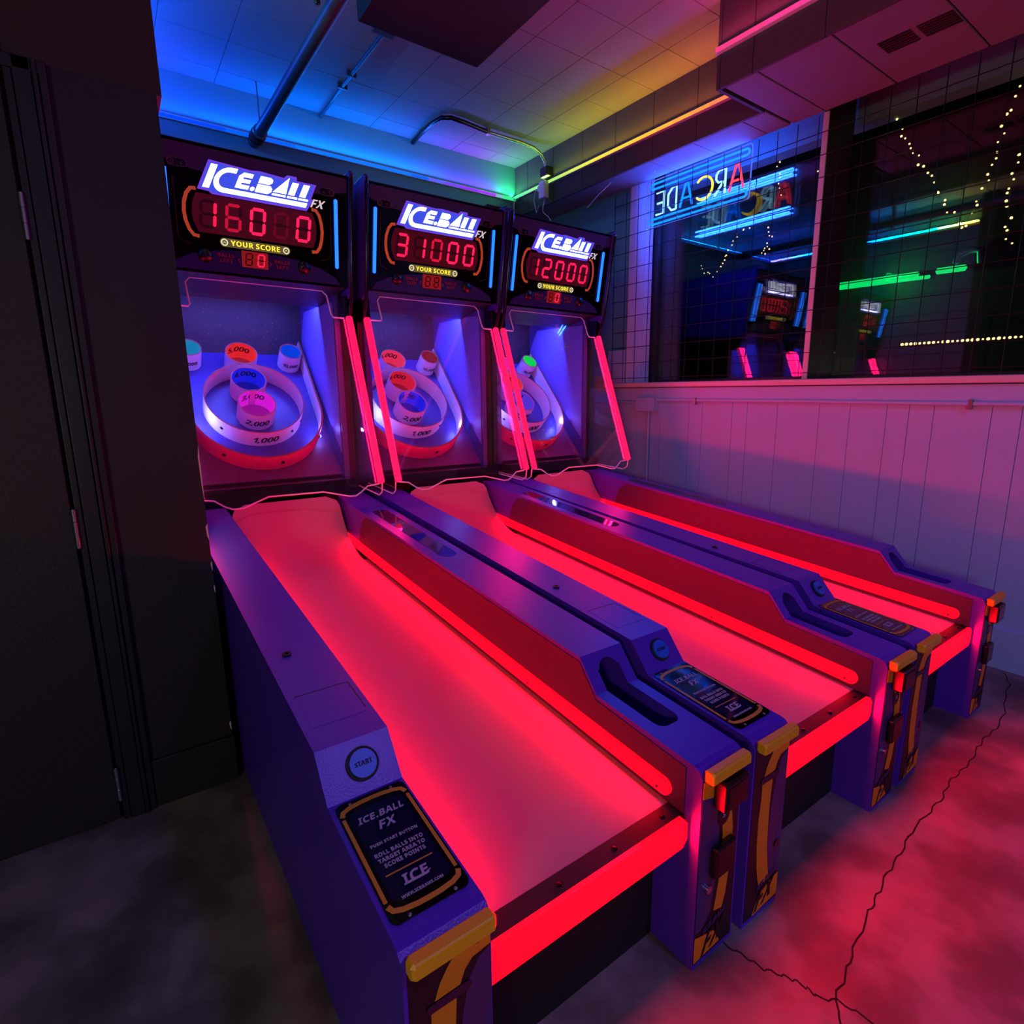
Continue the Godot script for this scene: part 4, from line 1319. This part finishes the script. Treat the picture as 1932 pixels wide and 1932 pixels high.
func logo(o: Transform3D, parent: Node3D) -> void:
	# backlit raised sign: x runs right, y up from the base stripe, letters lean right
	var lean := func(poly: Array) -> PackedVector2Array:
		var p := PackedVector2Array()
		for q in poly:
			p.append(Vector2(q[0] + q[1] * 0.44, -0.146 + q[1]))
		return p
	var back := [[0.152, -0.004], [0.190, -0.006], [0.205, -0.014], [0.550, -0.014], [0.556, 0.030], [0.548, 0.032], [0.546, 0.086], [0.470, 0.086], [0.464, 0.100], [0.428, 0.100], [0.420, 0.088], [0.330, 0.094], [0.300, 0.090], [0.152, 0.098]]
	plate("logo_sign_back", [lean.call(back)], o, 0.0, 0.006, glow("logo_blue", Color(0.22, 0.06, 0.95), 0.75), parent)
	var inner := [[0.158, 0.001], [0.188, 0.000], [0.205, -0.008], [0.544, -0.008], [0.549, 0.026], [0.541, 0.030], [0.539, 0.080], [0.464, 0.081], [0.455, 0.094], [0.432, 0.094], [0.424, 0.082], [0.330, 0.088], [0.300, 0.084], [0.158, 0.092]]
	plate("logo_sign_outline", [lean.call(inner)], o, 0.006, 0.0066, glow("logo_violet", Color(0.05, 0.09, 0.9), 0.85), parent)
	var w := []
	w.append(lean.call([[0.165, 0.004], [0.187, 0.004], [0.187, 0.086], [0.165, 0.086]]))
	var cpath := [[0.256, 0.077], [0.236, 0.077]]
	for q in arc(0.236, 0.041, 0.036, 100, 260, 14):
		cpath.append(q)
	cpath.append([0.236, 0.005])
	cpath.append([0.540, 0.005])
	w.append(lean.call(poly_list(band(cpath, 0.0165))))
	# E
	w.append(lean.call([[0.268, 0.022], [0.314, 0.022], [0.314, 0.036], [0.284, 0.036], [0.284, 0.043], [0.312, 0.043], [0.312, 0.056], [0.284, 0.056], [0.284, 0.063], [0.314, 0.063], [0.314, 0.078], [0.280, 0.078], [0.268, 0.064]]))
	var dot := []
	for q in disc(0.327, 0.028, 0.0078, 16):
		dot.append([q.x, q.y])
	w.append(lean.call(dot))
	# B: two lobes
	w.append(lean.call([[0.339, 0.053], [0.380, 0.053], [0.388, 0.061], [0.386, 0.072], [0.376, 0.078], [0.339, 0.078]]))
	w.append(lean.call([[0.339, 0.020], [0.385, 0.020], [0.395, 0.028], [0.395, 0.040], [0.385, 0.049], [0.339, 0.049]]))
	# A: triangle over a bar
	w.append(lean.call([[0.400, 0.032], [0.450, 0.032], [0.440, 0.092]]))
	w.append(lean.call([[0.400, 0.020], [0.452, 0.020], [0.451, 0.027], [0.400, 0.027]]))
	# L L: blocks over bars
	for x in [0.457, 0.500]:
		w.append(lean.call([[x, 0.032], [x + 0.024, 0.032], [x + 0.024, 0.078], [x, 0.078]]))
		w.append(lean.call([[x, 0.020], [x + 0.039, 0.020], [x + 0.038, 0.027], [x, 0.027]]))
	var white := glow("logo_white", Color(0.86, 0.84, 1.0), 2.4)
	for p in w:
		plate("logo_sign_letter", [p], o, 0.0066, 0.0085, white, parent)
	lettering("logo_sign_fx", "FX", o * Transform3D(Basis.IDENTITY, Vector3(0.588, -0.128, 0.001)), 0.030, glow("logo_fx", Color(0.9, 0.9, 0.9), 0.55, Color(0.8, 0.8, 0.8)), parent, 1.1, true, 0.45)

func poly_list(p: PackedVector2Array) -> Array:
	var q := []
	for v in p:
		q.append([v.x, v.y])
	return q

func shield(t: Node3D, XZ: Transform3D) -> void:
	# clear sheet in front of the targets, its cut edges lit by the side bars
	var f := frame(Vector3(0, 0.785, -1.76), Vector3.RIGHT, Vector3(0, 0.725, -0.27))
	var k := Vector2(0.725, 0.27).length() / 0.725
	var Y := func(y: float) -> float: return (y - 0.785) * k
	var upper := [[0.012, 1.506], [0.088, 1.506], [0.094, 1.515], [0.090, 1.600], [0.108, 1.622], [0.622, 1.622], [0.640, 1.602], [0.644, 1.520], [0.652, 1.506], [0.723, 1.506]]
	var lower := [[0.723, 0.790], [0.708, 0.782], [0.659, 0.778], [0.625, 0.755], [0.600, 0.743], [0.575, 0.744], [0.468, 0.772], [0.256, 0.774], [0.160, 0.741], [0.125, 0.741], [0.100, 0.752], [0.066, 0.777], [0.019, 0.784], [0.012, 0.790]]
	var poly := PackedVector2Array()
	var edge_u := []
	var edge_l := []
	for q in upper:
		poly.append(Vector2(q[0], Y.call(q[1])))
		edge_u.append(f * Vector3(q[0], Y.call(q[1]), 0.002))
	for q in lower:
		poly.append(Vector2(q[0], Y.call(q[1])))
		edge_l.append(f * Vector3(q[0], Y.call(q[1]), 0.002))
	var sh := plate("clear_shield", [poly], f, 0.0, 0.004, M.acrylic, t)
	var pink := mat("frosted_edge", Color(0.97, 0.95, 0.97), 0.35)      # sawn, frosted edge of the clear sheet
	var mb := MB.new()
	mb.tube(edge_u, 0.0034, 6)
	obj("top_edge", mb, pink, sh)
	mb = MB.new()
	mb.tube(edge_l, 0.0034, 6)
	obj("bottom_edge", mb, pink, sh)
	mb = MB.new()
	var rng := RandomNumberGenerator.new()
	rng.seed = 17
	for i in 150:
		var q := Vector2(rng.randf_range(0.05, 0.69), Y.call(rng.randf_range(0.80, 1.48)))
		mb.prism(disc(q.x, q.y, rng.randf_range(0.0004, 0.0011), 5), f, 0.004, 0.0042)
	obj("dust_specks", mb, mat("dust", Color(0.75, 0.72, 0.78), 0.9), sh).set_meta("kind", "stuff")
	for x in [0.006, 0.727]:
		mb = MB.new()
		mb.prism(v2([[2.03, 1.50], [1.762, 0.785], [1.770, 0.735], [1.80, 0.727], [2.10, 0.744], [2.10, 1.50]]), XZ, x, x + 0.003)
		obj("clear_side", mb, M.acrylic, sh)
		mb = MB.new()
		mb.tube([Vector3(x, 0.785, -1.758), Vector3(x, 0.745, -1.765), Vector3(x, 0.727, -1.797), Vector3(x, 0.744, -2.10)], 0.0034, 6)
		obj("side_edge", mb, pink, sh)
	# red bars at both sides
	for x in [0.016, 0.719]:
		mb = MB.new()
		mb.cobox(f * Transform3D(Basis.IDENTITY, Vector3(x, 0.385, 0.012)), Vector3(0.028, 0.775, 0.022), 0.005)
		obj("side_light_bar", mb, glow("bar_red", Color(1.0, 0.004, 0.05), 2.5), t)
		area("side_light", f * Vector3(x, 0.385, 0.026), f.basis.z, f.basis.y, 0.76, 0.024, Color(1.0, 0.006, 0.11), E_SIDE, t)
		area("side_light", f * Vector3(x + (0.016 if x < 0.3 else -0.016), 0.385, 0.0), Vector3(1.0 if x < 0.3 else -1.0, 0, 0) - f.basis.z * 0.6, f.basis.y, 0.76, 0.02, Color(1.0, 0.006, 0.11), E_SIDE * 0.65, t)

# ---------------------------------------------------------------- things on the ceiling and walls
func ceiling_things() -> void:
	# big pipe
	var t := thing("ceiling_pipe", "thick dark blue pipe hung below the tiled ceiling", "pipe")
	var mb := room_mb()
	mb.tube([Vector3(0.646, 2.60, BACK), Vector3(0.646, 2.60, -1.5), Vector3(0.646, 2.60, 0.8)], 0.030, 18)
	obj("pipe_run", mb, M.pipe_paint, t)
	mb = room_mb()
	mb.tube([Vector3(0.646, 2.60, -3.10), Vector3(0.646, 2.60, -3.03)], 0.040, 14)
	obj("coupling", mb, M.rust, t)
	mb = room_mb()
	mb.tube([Vector3(0.652, CEIL, -3.02), Vector3(0.650, 2.64, -3.005)], 0.004, 8)
	obj("hanger_rod", mb, M.galvanised, t)
	mb = room_mb()
	mb.ring(Transform3D(Basis.IDENTITY, Vector3(0.646, 2.60, -3.01)), 0.031, 0.037, 0.0, 0.018, 20)
	obj("hanger_ring", mb, M.galvanised, t)
	# brass fitting hanging beside it
	t = thing("sprinkler_fitting", "short brass pipe fitting beside the thick ceiling pipe", "pipe fitting", lvl(Vector3(0.575, 2.60, -1.735)))
	mb = MB.new()
	mb.tube([Vector3(0, 0.25, 0), Vector3(0, 0.02, 0)], 0.014, 12)
	obj("stem", mb, M.galvanised, t)
	mb = MB.new()
	mb.tube([Vector3(0, 0.03, 0), Vector3(0, -0.005, 0)], 0.020, 6)
	obj("collar", mb, M.brass, t)
	mb = MB.new()
	mb.tube([Vector3(0, -0.005, 0), Vector3(0, -0.03, 0)], 0.011, 10)
	obj("nozzle", mb, M.black_plastic, t)
	# black box under the ceiling
	t = thing("ceiling_speaker_box", "large black box hung flat under the ceiling tiles", "box", lvl(Vector3(1.10, 2.70, -1.40)))
	mb = MB.new()
	mb.cbox(Vector3(-0.29, 0.0, -0.55), Vector3(0.29, 0.145, 0.9), 0.006)
	obj("body", mb, M.black_board, t)
	mb = MB.new()
	mb.cbox(Vector3(-0.18, 0.055, -0.67), Vector3(-0.08, 0.145, -0.552), 0.004)
	obj("bracket", mb, M.pipe_paint, t)
	# thin conduit from the box to the back wall
	t = thing("ceiling_conduit", "thin conduit running on the ceiling from the black box to the back wall", "conduit")
	mb = room_mb()
	mb.tube([Vector3(1.035, 2.832, -2.06), Vector3(1.035, 2.832, -2.75), Vector3(1.040, 2.832, BACK)], 0.010, 10)
	obj("conduit_run", mb, M.pipe_paint, t)
	for z in [-2.62, -2.76]:
		mb = room_mb()
		mb.cbox(Vector3(1.010, 2.820, z - 0.008), Vector3(1.062, 2.85, z + 0.008), 0.003)
		obj("clamp", mb, M.pipe_paint, t)
	# flexible conduit to the outlet on the soffit
	t = thing("flexible_conduit", "black flexible conduit bending from the ceiling down to the soffit outlet", "conduit")
	var pts := [[1.648, 2.83, -3.165], [1.632, 2.832, -3.0], [1.630, 2.832, -2.85], [1.645, 2.832, -2.76], [1.69, 2.83, -2.72], [1.78, 2.83, -2.725], [1.97, 2.83, -2.75]]
	var q := []
	for p in pts:
		q.append(Vector3(p[0], p[1], p[2]))
	mb = room_mb()
	mb.tube(q, 0.014, 10)
	obj("flex_run", mb, M.black_plastic, t)
	mb = room_mb()
	mb.tube([Vector3(1.97, 2.83, -2.75), Vector3(2.23, 2.83, -2.745), Vector3(2.34, 2.825, -2.75), Vector3(2.41, 2.80, -2.755), Vector3(2.445, 2.76, -2.755), Vector3(2.452, 2.732, -2.755)], 0.011, 10)
	obj("bent_pipe", mb, M.galvanised, t)
	mb = room_mb()
	mb.cbox(Vector3(1.96, 2.815, -2.765), Vector3(1.985, 2.85, -2.735), 0.003)
	obj("clamp", mb, M.galvanised, t)
	t = thing("soffit_outlet", "small outlet box with plug and cords on the soffit corner", "outlet")
	mb = room_mb()
	mb.cbox(Vector3(2.425, 2.665, -2.79), Vector3(2.485, 2.725, -2.715), 0.004)
	obj("outlet_box", mb, M.black_plastic, t)
	mb = room_mb()
	mb.cbox(Vector3(2.420, 2.53, -2.80), Vector3(2.462, 2.64, -2.735), 0.005)
	mb.cbox(Vector3(2.425, 2.58, -2.82), Vector3(2.460, 2.62, -2.80), 0.004)
	obj("plug_adapter", mb, M.white_plastic, t)
	mb = room_mb()
	mb.tube([Vector3(2.455, 2.54, -2.77), Vector3(2.45, 2.47, -2.79), Vector3(2.44, 2.44, -2.77), Vector3(2.45, 2.40, -2.72), Vector3(2.46, 2.30, -2.66)], 0.003, 6)
	mb.tube([Vector3(2.46, 2.60, -2.82), Vector3(2.45, 2.61, -2.87), Vector3(2.45, 2.55, -2.89), Vector3(2.45, 2.46, -2.86), Vector3(2.44, 2.50, -2.82)], 0.003, 6)
	mb.tube([Vector3(2.45, 2.63, -3.13), Vector3(2.44, 2.56, -3.12), Vector3(2.44, 2.48, -3.14)], 0.003, 6)
	obj("power_cord", mb, M.white_plastic, t)
	mb = room_mb()
	mb.tube([Vector3(2.535, SOFY, -2.25), Vector3(2.53, SOFY - 0.01, -2.2), Vector3(2.535, SOFY - 0.05, -2.32), Vector3(2.56, SOFY - 0.09, -2.45)], 0.003, 6)
	tag(obj("loose_cable", mb, M.white_plastic, self), "thin white cable drooping from the soffit beside the sign", "cable")
	# box standing on the middle machine's head
	t = thing("top_box", "small black box standing on top of the middle game's head", "box", Vector3(1.595, 2.072, -2.17))
	mb = MB.new()
	mb.cbox(Vector3(-0.055, 0.0, -0.05), Vector3(0.055, 0.085, 0.05), 0.006)
	obj("body", mb, M.black_plastic, t)

# ---------------------------------------------------------------- beyond the glass
func bulbs_on(path: Array, called: String, label: String, x: float, step: float, r: float, group := "") -> void:
	var t := thing(called, label, "string lights", Vector3.ZERO, group)
	var pts := []
	for p in path:
		pts.append(Vector3(x, p[0], p[1]))
	var mb := MB.new()
	mb.tube(pts, 0.0012 if r < 0.01 else 0.003, 5)
	obj("wire", mb, M.black_plastic, t)
	var warm := glow("fairy_bulb", Color(1.0, 0.72, 0.28), 2.2)
	var run := 0.0
	var rng := RandomNumberGenerator.new()
	rng.seed = 3 + path.size()
	for i in pts.size() - 1:
		var a: Vector3 = pts[i]
		var b: Vector3 = pts[i + 1]
		var ln := a.distance_to(b)
		while run < ln:
			var j := Vector3(0, rng.randf_range(-0.012, 0.012), rng.randf_range(-0.012, 0.012)) if r < 0.01 else Vector3.ZERO
			mb = MB.new()
			var c := a.lerp(b, run / ln) + j
			var rr := r * rng.randf_range(0.7, 1.2)
			mb.dome(Transform3D(Basis.IDENTITY, c), rr, rr, 7, 2)
			mb.dome(Transform3D(Basis(Vector3.RIGHT, Vector3.UP, Vector3.BACK) * Basis(Vector3.RIGHT, PI), c), rr, rr, 7, 2)
			obj("bulb", mb, warm, t)
			run += step * (rng.randf_range(0.7, 1.3) if r < 0.01 else 1.0)
		run -= ln

func outside() -> void:
	bulbs_on([[2.34, -1.19], [2.414, -1.1], [2.445, -1.03], [2.502, -0.948], [2.594, -0.863]], "fairy_lights", "warm fairy lights rising beside the window mullion outside the glass", 3.08, 0.033, 0.0050)
	bulbs_on([[2.594, -0.863], [2.445, -0.814], [2.376, -0.784], [2.264, -0.723], [2.15, -0.651], [2.075, -0.611], [1.962, -0.547], [1.882, -0.494]], "fairy_lights", "warm fairy lights falling diagonally across the open window pane", 3.08, 0.033, 0.0050)
	bulbs_on([[1.882, -0.494], [1.911, -0.477], [2.01, -0.439], [2.13, -0.413], [2.239, -0.399], [2.353, -0.378], [2.437, -0.342], [2.5, -0.30]], "fairy_lights", "warm fairy lights climbing steeply from the low point of the swag", 3.08, 0.033, 0.0050)
	bulbs_on([[2.30, -0.27], [2.169, -0.316], [2.114, -0.331], [2.055, -0.341], [1.95, -0.337], [1.821, -0.33], [1.751, -0.304]], "fairy_lights", "short drop of warm fairy lights past the swag", 3.08, 0.030, 0.0050)
	bulbs_on([[2.561, -1.707], [2.558, -1.654], [2.527, -1.516], [2.483, -1.426], [2.381, -1.408], [2.282, -1.4]], "fairy_lights", "warm fairy lights hooked round the end of the neon sign", 3.08, 0.030, 0.0040)
	bulbs_on([[1.986, -1.907], [1.938, -1.856], [1.913, -1.806], [1.981, -1.749], [2.023, -1.725], [2.091, -1.682], [2.138, -1.649], [2.141, -1.571], [2.152, -1.558]], "fairy_lights", "loop of warm fairy lights below the neon sign", 3.08, 0.026, 0.0040)
	bulbs_on([[2.11, -1.444], [2.064, -1.43], [2.027, -1.46], [1.988, -1.484], [1.974, -1.456], [2.009, -1.442]], "fairy_lights", "small tangle of warm fairy lights below the neon sign", 3.08, 0.018, 0.0040)
	bulbs_on([[1.626, -1.78], [1.611, -0.899], [1.60, 0.5]], "festoon_lights", "straight row of warm festoon bulbs across the street", 6.0, 0.036, 0.012)
	# green lamp across the street
	var t := thing("street_tube_lamp", "long green tube lamp outside in the dark", "lamp")
	var mb := MB.new()
	mb.tube([Vector3(8, 2.633, -3.45), Vector3(8, 2.605, -2.45)], 0.030, 10)
	mb.tube([Vector3(8.07, 2.60, -3.38), Vector3(8.07, 2.565, -2.35)], 0.022, 8)
	mb.tube([Vector3(8, 2.600, -2.25), Vector3(8, 2.590, -1.98)], 0.035, 10)
	obj("green_tube", mb, glow("street_green", Color(0.0, 0.85, 0.16), 1.0), t)
	omni("green_light", Vector3(7.8, 2.6, -2.7), Color(0.0, 0.85, 0.16), 0.3, 0.05, t)
	mb = MB.new()
	mb.tube([Vector3(8, 2.66, -2.08), Vector3(8, 2.74, -2.05), Vector3(8, 2.77, -1.95), Vector3(8, 2.75, -1.86), Vector3(8, 2.62, -1.84)], 0.04, 10)
	obj("bent_end", mb, M.galvanised, t)
	mb = MB.new()
	mb.box(Vector3(8.093, -0.3, -9.0), Vector3(8.4, 5.0, 9.0))
	tag(obj("dark_facade", mb, mat("night_wall", Color(0.10, 0.09, 0.09), 0.8), self), "unlit building facade across the street outside the window", "building")
	mb = MB.new()
	mb.box(Vector3(3.2, -0.4, -9.0), Vector3(8.09, -0.3, 9.0))
	tag(obj("street_pavement", mb, mat("night_ground", Color(0.12, 0.12, 0.12), 0.8), self), "dark pavement outside the window", "pavement")
